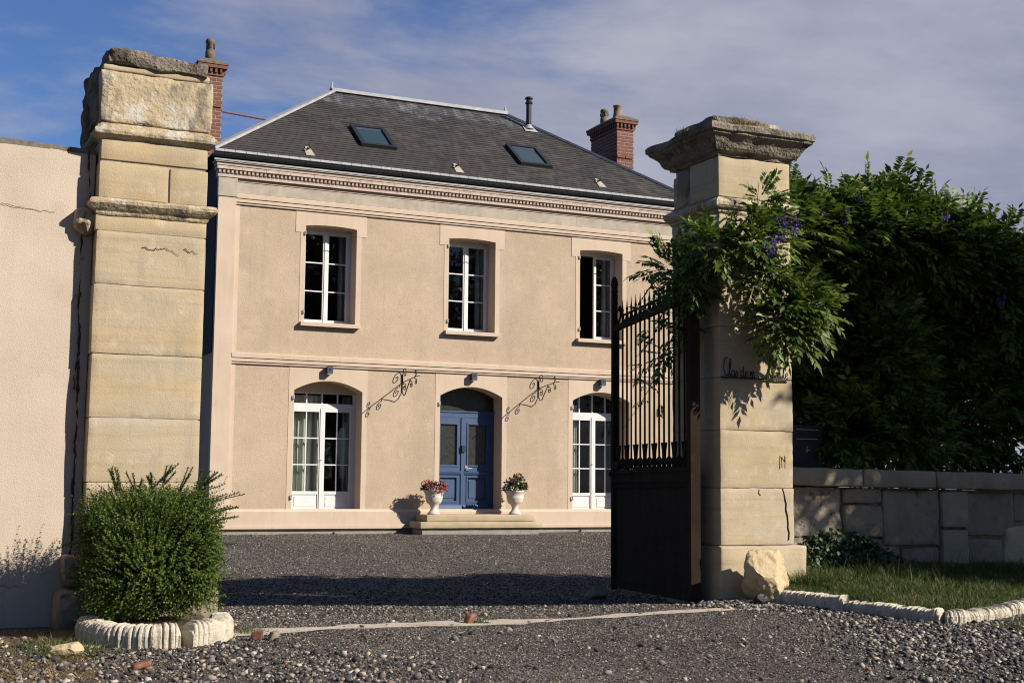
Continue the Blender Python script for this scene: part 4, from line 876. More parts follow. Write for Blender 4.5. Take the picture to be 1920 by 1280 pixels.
# crack filled with grey cement at the right edge, as a shallow wedge
MB().tube([(6.855,9.348,.93),(6.87,9.348,.89),(6.88,9.347,.84),(6.892,9.347,.80),(6.888,9.347,.75),(6.902,9.347,.70),(6.908,9.347,.64),(6.905,9.347,.60),(6.917,9.347,.56),(6.91,9.347,.50)], .0035, 5, .007).build('crack', M_black, rpil)
MB().tube([(6.62,9.349,.92),(6.615,9.348,.885),(6.635,9.348,.87)], .004, 5).build('crack', M_soil, rpil)
for seg in ([(1.55,9.345,2.53),(1.62,9.345,2.52),(1.70,9.345,2.535),(1.78,9.345,2.51),(1.80,9.345,2.49)], [(1.83,9.346,2.535),(1.90,9.346,2.52),(1.93,9.346,2.515)], [(1.35,9.345,3.70),(1.42,9.342,3.705),(1.55,9.34,3.685),(1.68,9.34,3.66)]):
    q_ = []
    for a_, b_ in zip(seg, seg[1:]):
        for t_ in np.linspace(0, 1, 7)[:-1]: q_.append(tuple(Vector(a_).lerp(Vector(b_), t_)+Vector((random.gauss(0,.003), 0, random.gauss(0,.006)))))
    MB().tube(q_+[seg[-1]], .0030, 4, .0012).build('crack', M_soil, lp)

# ------------------------------------------------------------------ left boundary wall (plastered)
def wl_y(x): return 9.50-.124*(1.25-x)*-1*-1 if False else 9.50-.124*(1.25-x)
xs = list(np.linspace(-9, -.5, 18)) + list(np.linspace(-.4, 1.24, 34)); zs = list(np.linspace(-.1, 3.2, 60))
V, F = [], []
for x in xs:
    for z in zs:
        p = Vector((x, 0, z)); base = -.03*max(0, .35-z) - (.03*max(0, .25-z) if z < .25 else 0)
        bulge = .012*noise.noise(p*1.1)+.005*noise.noise(p*4)
        edge = .0
        if x > 1.05: edge = .035*max(0, noise.noise(Vector((1.2, 0, z*3.1)))+.1)*(x-1.05)/.19
        zt = z + (.010*noise.noise(Vector((x*3, 7, 0))) if z > 3.15 else 0)
        V.append((x, wl_y(x)+base+bulge+edge, zt))
nz = len(zs)
for i in range(len(xs)-1):
    for j in range(nz-1): F.append((i*nz+j, (i+1)*nz+j, (i+1)*nz+j+1, i*nz+j+1))
lw = empty('boundary_wall', (0, 9.4, 0), 'tall pinkish roughcast boundary wall left of the left pillar', 'wall')
b = MB().add(V, F); b.build('plaster_face', M_wallL, lw, True)
b = MB()
for (xa, xb) in zip(np.linspace(-9, 1.24, 21), np.linspace(-9, 1.24, 21)[1:]):
    b.add([(xa,wl_y(xa)-.006,3.205),(xb,wl_y(xb)-.006,3.205),(xb,wl_y(xb)+.42,3.205),(xa,wl_y(xa)+.42,3.205),(xa,wl_y(xa)-.006,3.17),(xb,wl_y(xb)-.006,3.17),(xa,wl_y(xa)+.42,-.1),(xb,wl_y(xb)+.42,-.1)], [(0,1,2,3),(4,5,1,0),(3,2,7,6)])
b.build('wall_top', M_moss, lw)
# open crack between plaster and pillar
def ragged(name, x, y, z0, z1, w, seed, m):
    n = 120; vs = []
    for i in range(n+1):
        z = z0+(z1-z0)*i/n; c = x+.016*noise.noise(Vector((seed, z*4, 0)))+.02*noise.noise(Vector((seed, z*1.3, 5)))
        ww = w*max(.12, .6+1.3*noise.noise(Vector((seed+3, z*4, 0)))+1.0*noise.noise(Vector((seed+5, z*19, 0)))); c += .010*noise.noise(Vector((seed+9, z*23, 3)))
        vs += [(c-ww, y+.001*0, z), (c+ww, y, z)]
    MB().add(vs, [(2*i, 2*i+1, 2*i+3, 2*i+2) for i in range(n)]).build(name, m, lw)
ragged('crack', 1.165, 9.462, 1.55, 2.66, .007, 1, M_black)
ragged('crack', 1.18, 9.460, .45, 1.95, .011, 2, M_black)
ragged('crack', 1.20, 9.470, 2.84, 3.19, .005, 3, M_black)
for k, seg in enumerate(([(1.165,2.2),(1.13,2.17),(1.12,2.12)], [(1.17,2.44),(1.20,2.45)], [(.60,.22),(.72,.26),(.85,.25),(.98,.30),(1.08,.36)], [(.55,2.77),(.7,2.75),(.88,2.745),(1.0,2.74)])):
    q_ = []
    for a_, b_ in zip(seg, seg[1:]):
        for t_ in np.linspace(0, 1, 9)[:-1]: q_.append((a_[0]+(b_[0]-a_[0])*t_, a_[1]+(b_[1]-a_[1])*t_+random.gauss(0, .006)))
    MB().tube([(x, wl_y(x)-.006, z) for x, z in q_], .0024, 4, .001).build('crack', M_soil, lw)

# ------------------------------------------------------------------ right boundary wall
rw = empty('boundary_wall', (9.0, 9.9, 0), 'low stone wall with coping right of the right pillar, under the wisteria', 'wall')
sl_ = lambda x: -.010*(x-7.0)
blocks = [(7.03,7.86,.50,.945,M_rubble,9.83,.05), (7.03,7.42,.05,.50,M_rubble,9.82,.05), (7.44,7.86,.05,.50,M_rubble,9.82,.05), (7.875,8.29,.80,.94,M_coping,9.80,.02), (7.87,8.29,.50,.79,M_wallR,9.80,.03), (7.875,8.5,.05,.49,M_wallR,9.82,.03),
          (8.305,8.96,.42,.935,M_wallR,9.80,.02), (8.52,8.96,.05,.41,M_wallR,9.81,.03), (8.975,9.28,.58,.93,M_coping,9.77,.008), (8.975,9.28,.05,.575,M_coping,9.77,.008),
          (9.295,9.9,.50,.925,M_wallR,9.82,.02), (9.295,9.75,.05,.49,M_wallR,9.82,.03), (9.77,10.5,.05,.62,M_boulder,9.80,.08), (9.92,10.5,.64,.92,M_wallR,9.83,.02)]
x = 10.52
while x < 15.5:
    w = random.uniform(.5,.9); blocks += [(x, x+w-.015, .05, .49, M_wallR, 9.82, .03), (x, x+w-.015, .50, .90, M_wallR, 9.82, .03)]; x += w
for i, (xa, xb, za, zb, m_, yf, rr) in enumerate(blocks):
    stone('stone_block', xa, xb, yf, 10.2, za, zb+sl_(xa), m_, rw, r=.010 if m_ is not M_boulder else .06, amp=.022 if m_ is M_rubble else .012 if m_ is M_wallR else .005, seed=100+i, chip=1.5 if rr > .01 else .4, step=.05)
MB().prism([(7.0,-.1),(15.5,-.1),(15.5,.95+sl_(15.5)),(7.0,.95)], 9.87, 10.19).build('mortar_core', M_wallR, rw)
for i, (xa, xb) in enumerate(((6.99, 8.02), (8.03, 8.86), (8.87, 10.0), (10.01, 11.2), (11.21, 12.5), (12.51, 13.9), (13.91, 15.5))):
    def sh(p, xa=xa): return Vector((p.x, p.y, p.z+sl_(p.x)))
    stone('coping_stone', xa, xb, 9.72, 10.26, .955, 1.115, M_coping, rw, r=.016, amp=.006, seed=150+i, chip=1.2, step=.08, shape=sh)
# dark metal cabinet behind the pillar
mc = empty('metal_cabinet', (7.6, 10.4, 1.1), 'dark slatted metal box on the wall just right of the right pillar', 'cabinet')
MB().box(7.36, 7.80, 10.02, 10.24, 1.116, 1.50).build('body', M_black, mc)
for z in (1.455, 1.37): MB().box(7.50, 7.74, 10.012, 10.02, z, z+.006).build('slat_edge', M_zinc, mc)
MB().bar((7.62,10.016,1.25), (7.62,10.016,1.31), .008, .006).box(7.605,7.66,10.012,10.02,1.27,1.277).build('latch', M_zinc, mc)

# ------------------------------------------------------------------ iron gate leaf, swung open inwards
GH, GE = Vector((6.085, 9.56, 0)), Vector((6.375, 11.36, 0)); gu = (GE-GH).normalized(); GL = (GE-GH).length; gn = Vector((gu.y, -gu.x, 0))
gate = empty('iron_gate_leaf', (GH.x, GH.y, 0), 'dark wrought iron gate leaf standing open beside the right pillar', 'gate')
def gp(s, z, o=0.0): p = GH+gu*s-gn*o; return Vector((p.x, p.y, z))
def gbar(name, s0, z0, s1, z1, w, h, o=0.0, m=None): return MB().bar(gp(s0,z0,o), gp(s1,z1,o), w, h).build(name, m or M_gate, gate)
rz = lambda s: 2.555-.040*s                   # top rail falls slightly towards the free end
MB().bar(gp(-.066,-.06), gp(-.066,2.60), .085, .085, gu).build('hinge_post', M_gate, gate)
MB().bar(gp(0,-.01), gp(0,2.58), .05, .05, gu).build('hanging_stile', M_gate, gate)
fs_ = MB().bar(gp(GL,-.04), gp(GL,2.78), .05, .05, gu).build('free_stile', M_gate, gate)
MB().lathe([(.028,0),(.036,.02),(.03,.05),(.036,.09),(.03,.14),(.012,.17)], gp(GL,2.78), 8).build('finial', M_gate, fs_)
for z in (.35, 1.05, 1.75, 2.4):
    MB().lathe([(.035,-.04),(.035,.04)], gp(-.04,z), 8).build('hinge', M_gate, gate)
gbar('bottom_rail', .025, .03, GL-.025, .01, .03, .06); gbar('lock_rail', .025, 1.005, GL-.025, .985, .035, .05); gbar('lock_rail', .025, 1.085, GL-.025, 1.065, .035, .035)
MB().add([gp(.03,.02,.004), gp(GL-.03,.0,.004), gp(GL-.03,.985,.004), gp(.03,1.0,.004), gp(.03,.02,-.004), gp(GL-.03,.0,-.004), gp(GL-.03,.985,-.004), gp(.03,1.0,-.004)], [(0,1,2,3),(7,6,5,4),(0,4,5,1),(2,6,7,3)]).build('sheet_panel', M_gate, gate)
for (a, c, d, e_) in ((.05, .06, .05, .95), (GL-.05, .05, GL-.05, .95), (.05, .94, GL-.05, .92), (.05, .07, GL-.05, .05)): gbar('panel_bead', a, c, d, e_, .012, .012, .010)
gbar('rail_plate', .03, 1.048, GL-.03, 1.028, .012, .05)
gbar('top_rail', .02, rz(0)-.04, GL-.02, rz(GL)-.04, .045, .05); gbar('top_rail', .02, rz(0)+.055, GL-.23, rz(GL-.23)+.055, .022, .016)
nb = 15; ss = [GL*(k+1)/(nb+1) for k in range(nb)]
for k, s in enumerate(ss):
    tip = s < GL-.16
    br = MB().tube([gp(s,1.08), gp(s, rz(s)+(.10 if tip else -.03))], .0095, 8).build('bar', M_gate, gate)
    if tip: MB().tube([gp(s,rz(s)+.095), gp(s,rz(s)+.125), gp(s,rz(s)+.205)], .013, 6, .001).build('spear', M_gate, br)
    if k % 2 == 0:
        hw = .052
        c0 = MB(); prof = [(-.016,1.17),(.016,1.17),(.028,1.25),(hw,1.315),(.018,1.29),(0,1.275),(-.018,1.29),(-hw,1.315),(-.028,1.25)]
        n = len(prof)
        c0.add([gp(s+u_,z_,.011) for u_, z_ in prof]+[gp(s+u_,z_,-.011) for u_, z_ in prof], [tuple(range(n)), tuple(range(2*n-1,n-1,-1))]+[(i,(i+1)%n,(i+1)%n+n,i+n) for i in range(n)])
        c0.build('dog_bar_spear', M_gate, gate)
        MB().tube([gp(s,1.08), gp(s,1.19)], .013, 6).build('dog_bar', M_gate, gate)
def ring(s, z, r, name, rr=.006):
    MB().tube([gp(s+r*math.cos(t), z+r*math.sin(t)) for t in np.linspace(0, 2*math.pi, 13)], rr, 5, cap=False).build(name, M_gate, gate)
for a, c in zip([0.0]+ss, ss+[GL]):
    sm = (a+c)/2
    if sm < GL-.20: MB().tube([gp(sm-.045,rz(sm)+.05), gp(sm-.03,rz(sm)+.012), gp(sm,rz(sm)-.012), gp(sm+.03,rz(sm)+.012), gp(sm+.045,rz(sm)+.05)], .009, 5).build('rail_scroll', M_gate, gate)
    MB().tube([gp(sm-.05,1.155), gp(sm-.035,1.185), gp(sm-.012,1.165), gp(sm-.03,1.11), gp(sm,1.092), gp(sm+.03,1.11), gp(sm+.012,1.165), gp(sm+.035,1.185), gp(sm+.05,1.155)], .010, 5).build('lower_scroll', M_gate, gate)
MB().tube([gp(GL-.02,rz(GL)-.02), gp(GL-.10,rz(GL)+.0), gp(GL-.17,rz(GL)+.06), gp(GL-.18,rz(GL)+.13), gp(GL-.155,rz(GL)+.16), gp(GL-.125,rz(GL)+.145), gp(GL-.135,rz(GL)+.115)], .012, 6).build('end_scroll', M_gate, gate)
MB().lathe([(.012,-.03),(.03,-.02),(.034,0),(.03,.02),(.012,.03)], gp(GL+.06,1.05), 8).bar(gp(GL,1.05), gp(GL+.06,1.05), .018, .018).build('latch_knob', M_gate, gate)
gbar('lock_box', GL-.16, 1.13, GL-.03, 1.13, .05, .07)
rockmesh('gate_rest_stone', (6.10, 11.22, gz(6.1,11.2)+.055), .115, .10, .085, 21, M_coping, None, sub=3, amp=.12, cuts=5)
tag(recenter(bpy.data.objects['gate_rest_stone']), 'rounded grey stone at the foot of the open gate leaf', 'stone')

# ------------------------------------------------------------------ name sign: script letters on a flat bar
sg = empty('name_sign', (6.59, 9.32, 1.83), 'black iron script name sign on the right pillar below the wisteria', 'sign')
MB().box(6.235, 6.93, 9.325, 9.333, 1.828, 1.842).build('bar', M_black, sg)
def arc(cx, cz, rx_, rz_, a0, a1, n=12): return [(cx+rx_*math.cos(R_(a0+(a1-a0)*i/n)), cz+rz_*math.sin(R_(a0+(a1-a0)*i/n))) for i in range(n+1)]
base = 1.842
L_ = {'C': [arc(.045,.085,.030,.075,60,300)], 'l': [[(0,.0),(.018,.07),(.026,.13),(.018,.15),(.010,.12),(.012,.03),(.022,.0),(.032,.012)]], 'o': [arc(.018,.028,.016,.027,90,450)],
      's': [[(.0,.0),(.016,.05),(.024,.03),(.020,.0),(.006,.0)]], 'd': [arc(.016,.027,.014,.026,80,400), [(.030,.09),(.028,.03),(.034,.0),(.044,.012)]], 'e': [[(.002,.022),(.022,.034),(.016,.054),(.004,.044),(.002,.014),(.014,.0),(.030,.014)]],
      'm': [[(.0,.0),(.004,.05),(.004,.02),(.014,.054),(.020,.0),(.022,.034),(.032,.054),(.038,.0),(.046,.010)]], 'n': [[(.0,.0),(.004,.05),(.006,.02),(.020,.054),(.026,.0),(.036,.012)]]}
cur = 6.250
for ch in 'Clos de m':
    if ch == ' ': cur += .022; continue
    for st_ in L_[ch]: MB().tube([(cur+u_+.25*0, 9.327, base+v_) for u_, v_ in st_], .0042, 5).build('letter_stroke', M_black, sg)
    cur += {'C':.062,'l':.028,'o':.036,'s':.034,'d':.044,'e':.032,'m':.05,'n':.038}[ch]
cur = 6.70
for ch in 'nlenle':
    for st_ in L_[ch]: MB().tube([(cur+u_, 9.327, base+v_) for u_, v_ in st_], .0042, 5).build('letter_stroke', M_black, sg)
    cur += {'l':.032,'e':.034,'n':.042}[ch]
for x in (6.27, 6.90): MB().box(x-.006, x+.006, 9.332, 9.352, 1.829, 1.841).build('fixing', M_black, sg)

# ------------------------------------------------------------------ kerb edging stones (cast, ridged)
def catmull(P, n):
    P = [Vector(p) for p in P]; P = [2*P[0]-P[1]] + P + [2*P[-1]-P[-2]]; out = []
    for i in range(1, len(P)-2):
        for k in range(n):
            t = k/n; a, b_, c, d = P[i-1], P[i], P[i+1], P[i+2]
            out.append(.5*((2*b_)+(c-a)*t+(2*a-5*b_+4*c-d)*t*t+(3*b_-a-3*c+d)*t**3))
    out.append(P[-2]); return out
def resample(pts, step):
    L = [0]
    for a, b_ in zip(pts, pts[1:]): L.append(L[-1]+(b_-a).length)
    n = max(2, int(round(L[-1]/step))); out = []; j = 0
    for i in range(n+1):
        s = L[-1]*i/n
        while j < len(L)-2 and L[j+1] < s: j += 1
        f = (s-L[j])/max(1e-9, L[j+1]-L[j]); out.append(pts[j].lerp(pts[j+1], min(1, max(0, f))))
    return out
def edging(path, h, w, label, z0=0.0, ridge=.034, seed=0, amp=.02, group='white edging stones'):
    pts = resample(catmull(path, 12), .008); n = len(pts); V, F = [], []; rd = random.Random(seed)
    # each ridge is an upright slip of stone with its own height and setback
    s = 0; ks = []; 
    hs = {}
    for i, p in enumerate(pts):
        d = (pts[min(i+1,n-1)]-pts[max(i-1,0)]).normalized(); nr = Vector((d.y, -d.x, 0))
        wv = i*.008/ridge + .35*noise.noise(Vector((i*.008/ridge*.7, seed*3.1, 0))) + .2*noise.noise(Vector((i*.008/ridge*1.9, seed*7.1, 2))); k = math.floor(wv); ph = wv-k
        if k not in hs: hs[k] = (rd.uniform(-.010,.008), rd.uniform(-.5,.5)*amp, rd.uniform(.75,1.25))
        gr = 1-math.exp(-min(ph, 1-ph)*9)*1.0             # groove between ridges
        hh = h+hs[k][0]-.016*(1-gr); out = amp*hs[k][2]*gr+hs[k][1]*.5
        zb = z0-.04
        endk = min(1, min(i, n-1-i)*.008/.02); rr_ = .7+.3*endk
        prof = [(-w/2-out*.6, 0), (-w/2-out*.9+.006*noise.noise(p*30), h*.5), (-w/2-out*.7+.004, hh-.03), (-w/2+.012-out*.3, hh-.008), (-w/4, hh+.003*noise.noise(p*40)), (w/4, hh+.003*noise.noise(p*45)), (w/2-.012, hh-.006), (w/2, hh-.03), (w/2, 0)]
        for (o_, z_) in prof: V.append((p.x-nr.x*o_*-1*-1 if False else p.x+nr.x*(-o_), p.y+nr.y*(-o_), zb+(z_+.04 if z_ else 0)*(1 if z_ == 0 else rr_ if z_ > h*.6 else 1)))
    m = 9
    for i in range(n-1):
        for j in range(m-1): F.append((i*m+j, i*m+j+1, (i+1)*m+j+1, (i+1)*m+j))
    F += [tuple(range(m))[::-1], tuple((n-1)*m+j for j in range(m))]
    o = MB().add(V, F).build('edging_stone', M_kerb, None); recenter(o); tag(o, label, 'edging stone', group)
edging([(1.21,8.72,0),(1.20,8.46,0),(1.28,8.20,0),(1.46,8.05,0),(1.63,8.02,0)], .125, .12, 'curved ridged white edging stone in front of the shrub, left piece', seed=1, ridge=.029)
edging([(1.665,8.03,0),(1.82,8.11,0),(1.93,8.30,0),(1.97,8.54,0)], .135, .125, 'curved ridged white edging stone right of the shrub, by the drive', seed=2, amp=.010)
KR = [(6.50,9.20,.045),(6.66,8.84,.03),(6.77,8.36,.01),(6.82,7.88,0),(6.92,7.52,0),(7.28,7.54,0),(7.70,7.72,0),(8.15,7.93,.02),(8.8,8.2,.03),(9.6,8.5,.04)]
kp = catmull(KR, 16)
segs = ((0, 30, 'ridged white edging stone at the foot of the cream boulder'), (31, 62, 'ridged white edging stone between grass and gravel, second from the boulder'), (63, 92, 'ridged white edging stone at the bend below the grass verge'), (93, 118, 'ridged white edging stone at the right edge of the picture'), (119, 144, 'ridged white edging stone farthest right beyond the grass'))
for i, (a, c, lab) in enumerate(segs):
    zz_ = sum(p.z for p in kp[a:c])/(c-a)
    edging([p for p in kp[a:c-2:5]]+[kp[c].lerp(kp[min(c+1, len(kp)-1)], .7)], .088, .12, lab, z0=zz_, ridge=.024, seed=10+i, amp=.012)

# soil bed under the shrub and the grassy verge on the right
bed = [(1.15, 9.2), (1.2,8.75), (1.22,8.45), (1.31,8.24), (1.47,8.11), (1.64,8.08), (1.80,8.17), (1.90,8.35), (1.95,8.6), (2.0,9.25)]
b = MB(); b.add([(1.55,8.7,.10)]+[(x,y,.06) for x, y in bed], [(0,i+1,i+2) for i in range(len(bed)-1)]); tag(b.build('planting_bed', M_soil), 'dark soil bed inside the curved edging', 'soil', kind='structure')
KW = [Vector(p) for p in ((6.72,9.30,.07),(6.98,9.30,.09),(7.12,9.42,.14),(7.2,9.80,.22),(7.6,9.82,.24),(8.1,9.82,.25),(8.7,9.82,.25),(9.4,9.82,.24),(10.4,9.82,.22),(12.5,9.85,.2))]
kw = catmull(KW, 16); V, F = [], []; nn = len(kp); NT = 14
kq = kp[:-1] + [Vector((13, 8.9, .05))]
for i in range(nn):
    for j in range(NT+1):
        t = j/NT; p = kq[i].lerp(kw[i], t); z = (kq[i].z+.06)+(kw[i].z-kq[i].z-.06)*(t**1.3)+.012*noise.noise(Vector((p.x*3,p.y*3,1)))
        V.append((p.x, p.y, z))
for i in range(nn-1):
    for j in range(NT): F.append((i*(NT+1)+j, (i+1)*(NT+1)+j, (i+1)*(NT+1)+j+1, i*(NT+1)+j+1))
VERGE = V
tag(MB().add(V, F).build('verge', M_verge, None, True), 'grassy verge between edging stones and low wall', 'verge', kind='structure')

# ------------------------------------------------------------------ loose rocks
def rock(name, c, r, seed, m, label, cat='stone', sub=3, amp=.2, cuts=5, flat=True):
    o = rockmesh(name, c, *r, seed, m, None, sub=sub, amp=amp, cuts=cuts, flat=flat); recenter(o); tag(o, label, cat); return o
bo = rock('boulder', (6.50, 9.08, .25), (.24, .17, .27), 61, M_boulder, 'large cream boulder leaning against the right pillar', 'boulder', sub=5, amp=.15, cuts=10, flat=False)
for v in bo.data.vertices:
    k_ = max(0, v.co.z/.5); v.co.x = v.co.x*(1.06-.22*k_**2)-.02*k_+.012*noise.noise(v.co*22); v.co.y = v.co.y*(1.05-.25*k_**2)+.010*noise.noise(v.co*26); v.co.z += .010*noise.noise(v.co*20)
rock('rock', (.955, 7.72, .035), (.10, .07, .055), 44, M_boulder, 'pale angular rock on the soil left of the shrub', cuts=8)
def chunk(name, c, d, rz_, seed, m, label, cat):
    def sh(p):
        q = Vector((p.x, p.y, 0)); a = rz_+.6*p.z; x_, y_ = p.x+.25*p.z, p.y-.2*p.z
        return Vector((c[0]+x_*math.cos(rz_)-y_*math.sin(rz_), c[1]+x_*math.sin(rz_)+y_*math.cos(rz_), c[2]+p.z+.18*p.x))
    o = stone(name, -d[0]/2, d[0]/2, -d[1]/2, d[1]/2, -d[2]/2, d[2]/2, m, None, r=.006, amp=.006, step=.012, seed=seed, chip=2.4, shape=sh); recenter(o); tag(o, label, cat)
chunk('brick_fragment', (3.71, 8.62, .028), (.075, .05, .06), .5, 45, M_tile, 'brick fragment standing on the concrete strip in the gateway', 'brick')
chunk('brick_fragment', (2.10, 8.10, .028), (.07, .05, .065), -.4, 46, M_tile, 'orange brick fragment beside the right edging stone of the shrub', 'brick')
chunk('stone_chunk', (2.19, 8.07, .025), (.05, .045, .06), .3, 47, M_wallR, 'dark stone chunk beside the orange brick fragment', 'stone')
chunk('brick_fragment', (1.26, 7.16, .012), (.10, .055, .03), .2, 48, M_tile, 'flat red brick fragment in the gravel at the bottom left', 'brick')
rock('rock', (7.12, 9.15, .12), (.06, .05, .045), 49, M_wallR, 'small dark stone in the grass by the right pillar base', cuts=5)
rock('rock', (6.37, 8.98, .05), (.06, .05, .05), 50, M_black, 'dark round stone at the foot of the cream boulder', cuts=3)

# ------------------------------------------------------------------ gravel (too many stones to count)
ICO_V = None
def stones_np(P, S, seed, ico=False):
    """many small angular stones: P centres, S sizes"""
    r = np.random.default_rng(seed)
    if ico:
        t = (1+5**.5)/2; v = np.array([(-1,t,0),(1,t,0),(-1,-t,0),(1,-t,0),(0,-1,t),(0,1,t),(0,-1,-t),(0,1,-t),(t,0,-1),(t,0,1),(-t,0,-1),(-t,0,1)])/1.9
        f = np.array([(0,11,5),(0,5,1),(0,1,7),(0,7,10),(0,10,11),(1,5,9),(5,11,4),(11,10,2),(10,7,6),(7,1,8),(3,9,4),(3,4,2),(3,2,6),(3,6,8),(3,8,9),(4,9,5),(2,4,11),(6,2,10),(8,6,7),(9,8,1)])
    else:
        v = np.array([(1,0,0),(-1,0,0),(0,1,0),(0,-1,0),(0,0,1),(0,0,-1)], float)
        f = np.array([(0,2,4),(2,1,4),(1,3,4),(3,0,4),(2,0,5),(1,2,5),(3,1,5),(0,3,5)])
    n = len(P); k = len(v)
    V = v[None]*r.uniform(.58, 1.28, (n, k, 1))
    sc = np.stack([r.uniform(.75,1.3,n), r.uniform(.6,1.0,n), r.uniform(.4,.75,n)], 1); V = V*sc[:, None]
    a = r.uniform(0, 2*np.pi, n); t_ = r.normal(0, .35, (n, 2)); c, s = np.cos(a), np.sin(a)
    X = V[..., 0]*c[:, None]-V[..., 1]*s[:, None]; Y = V[..., 0]*s[:, None]+V[..., 1]*c[:, None]; Z = V[..., 2]+X*t_[:, :1]*.5+Y*t_[:, 1:]*.5
    V = np.stack([X, Y, Z], 2)*S[:, None, None]+P[:, None]
    F = (np.arange(n)[:, None, None]*k+f[None]).reshape(-1, 3)
    return V.reshape(-1, 3), F
def gzv(x, y): return np.interp(y, YP, ZP)+.010*np.sin(x*1.9+y*.7)*np.cos(y*1.3-x*.4)
KX = np.array([(p.x, p.y) for p in kp])
def on_verge(x, y):
    # right of / behind the kerb line
    i = np.argmin((x[:, None]-KX[None, :, 0])**2+(y[:, None]-KX[None, :, 1])**2, 1); j = np.clip(i+1, 0, len(KX)-1); i0 = np.clip(j-1, 0, None)
    d = KX[j]-KX[i0]; return (d[:, 0]*(y-KX[i0, 1])-d[:, 1]*(x-KX[i0, 0]) > 0.03) & (x > 6.4) & (y < 9.9)
def in_view(x, y, m=.6): # ground wedge in front of the camera, with a margin for a step to the side
    return (x > .03*y-m) & (x < 1.08*y+m)
def keep_out(x, y):
    return on_verge(x, y) | ((x > 6.2) & (x < 7.1) & (y > 9.3) & (y < 10.2)) | ((x > 7.0) & (y > 9.7) & (y < 10.3)) | ((x < 2.1) & (y > 9.2) & (y < 10.2)) | (((x-1.55)/.55)**2+((y-8.75)/.78)**2 < 1)
# fine chips
n = 150000; y = 4.9+(9.6-4.9)*rng.random(n)**.9; x = rng.uniform(-.5, 9.0, n); k = in_view(x, y) & ~keep_out(x, y) & ((x > 1.25) | (rng.random(n) < .25)); x, y = x[k], y[k]
S = rng.uniform(.0035, .009, len(x)); V, F = stones_np(np.stack([x, y, gzv(x, y)+S*.25], 1), S, 1)
tag(link('gravel', np_mesh('gravel', V, F), M_gravel), 'fine dark gravel chips strewn over the drive outside the gate', 'gravel', kind='stuff')
# courtyard chips
n = 110000; y = 9.4+(25-9.4)*rng.random(n)**1.15; x = rng.uniform(0, 16.5, n); k = in_view(x, y) & ~keep_out(x, y) & ~((x > 9.2) & (x < 12.75) & (y > 24.05)); x, y = x[k], y[k]
S = rng.uniform(.006, .017, len(x)); V, F = stones_np(np.stack([x, y, gzv(x, y)+S*.2], 1), S, 2)
tag(link('gravel', np_mesh('gravel', V, F), M_gravel), 'dark gravel chips over the courtyard between gate and house', 'gravel', kind='stuff')
# loose larger stones heaped along both sides of the drive
n = 34000; y = rng.uniform(4.9, 9.5, n); x = rng.uniform(-.2, 9.0, n)
dl = 2.35+.35*np.sin(y*2.1)+.05*(8.5-y)*2-x           # distance in from the left side
dr_ = x-(6.05-.62*(9.2-y)*.55+.25*np.sin(y*1.7+1))      # distance into the right side
pl_ = np.clip(dl/.9+.15, 0, 1)*np.clip((8.75-y)/.3, 0, 1)*.55 + np.clip(dr_/.7+.1, 0, 1)*.85*np.clip((9.5-y)/.2, 0, 1) + .035
k = (rng.random(n) < pl_) & in_view(x, y) & ~keep_out(x, y); x, y = x[k], y[k]
S = .0075+.016*rng.random(len(x))**2.2+.012*(rng.random(len(x)) < .03); V, F = stones_np(np.stack([x, y, gzv(x, y)+S*.35], 1), S, 3, ico=True)
tag(link('loose_stones', np_mesh('loose_stones', V, F), M_pebble), 'loose mixed stones and brick crumbs along the sides of the drive', 'stones', kind='stuff')
# heap against the right pillar and kerb
n = 2600; t = rng.random(n); x = 6.0+1.0*t+rng.normal(0, .10, n); y = 9.22-.45*np.maximum(t-.3, 0)-.10+rng.normal(0, .13, n)-.05; k = ~keep_out(x, y) & (y < 9.32); x, y = x[k], y[k]
S = rng.uniform(.010, .026, len(x)); V, F = stones_np(np.stack([x, y, gzv(x, y)+S*.4+.035*np.exp(-((x-6.35)/.35)**2-((y-9.2)/.16)**2)], 1), S, 4, ico=True)
tag(link('loose_stones', np_mesh('loose_stones', V, F), M_pebble), 'heap of loose stones at the foot of the right pillar', 'stones', kind='stuff')

# ------------------------------------------------------------------ grass
def blades(P, h, w, seed, lean=.5):
    r = np.random.default_rng(seed); n = len(P); D = np.concatenate([r.normal(0, lean, (n, 2)), np.ones((n, 1))], 1)
    D /= np.linalg.norm(D, axis=1)[:, None]; S = np.cross(D, r.normal(size=(n, 3))); S /= np.linalg.norm(S, axis=1)[:, None]
    h = h[:, None]; w = w[:, None]; bend = np.concatenate([D[:, :2]*.8, -np.abs(r.normal(0, .25, (n, 1)))], 1)
    m = P+D*h*.55; t = P+D*h+bend*h*.35
    V = np.stack([P-S*w, P+S*w, m+S*w*.7, m-S*w*.7, t], 1).reshape(-1, 3); i = np.arange(n)[:, None]*5
    F = np.concatenate([i+np.array([[0,1,2]]), i+np.array([[0,2,3]]), i+np.array([[3,2,4]])], 1).reshape(-1, 3)
    return V, F
VG = np.array(VERGE).reshape(nn, NT+1, 3)
def verge_pts(n, seed, t0=.02, t1=1.0):
    r = np.random.default_rng(seed); i = r.random(n)*(nn-1.01); j = (t0+(t1-t0)*r.random(n))*(NT-.01)
    a, b_ = i.astype(int), j.astype(int); fi, fj = (i-a)[:, None], (j-b_)[:, None]
    return VG[a, b_]*(1-fi)*(1-fj)+VG[a+1, b_]*fi*(1-fj)+VG[a, b_+1]*(1-fi)*fj+VG[a+1, b_+1]*fi*fj
P = verge_pts(30000, 5); clump = np.array([noise.noise(Vector((p[0]*2.3, p[1]*2.3, 2))) for p in P]); r_ = np.random.default_rng(8)
h = (.035+.05*r_.random(len(P)))*(1+.8*np.clip(clump, -.6, 1)); V, F = blades(P, h, r_.uniform(.0018,.0035,len(P)), 9)
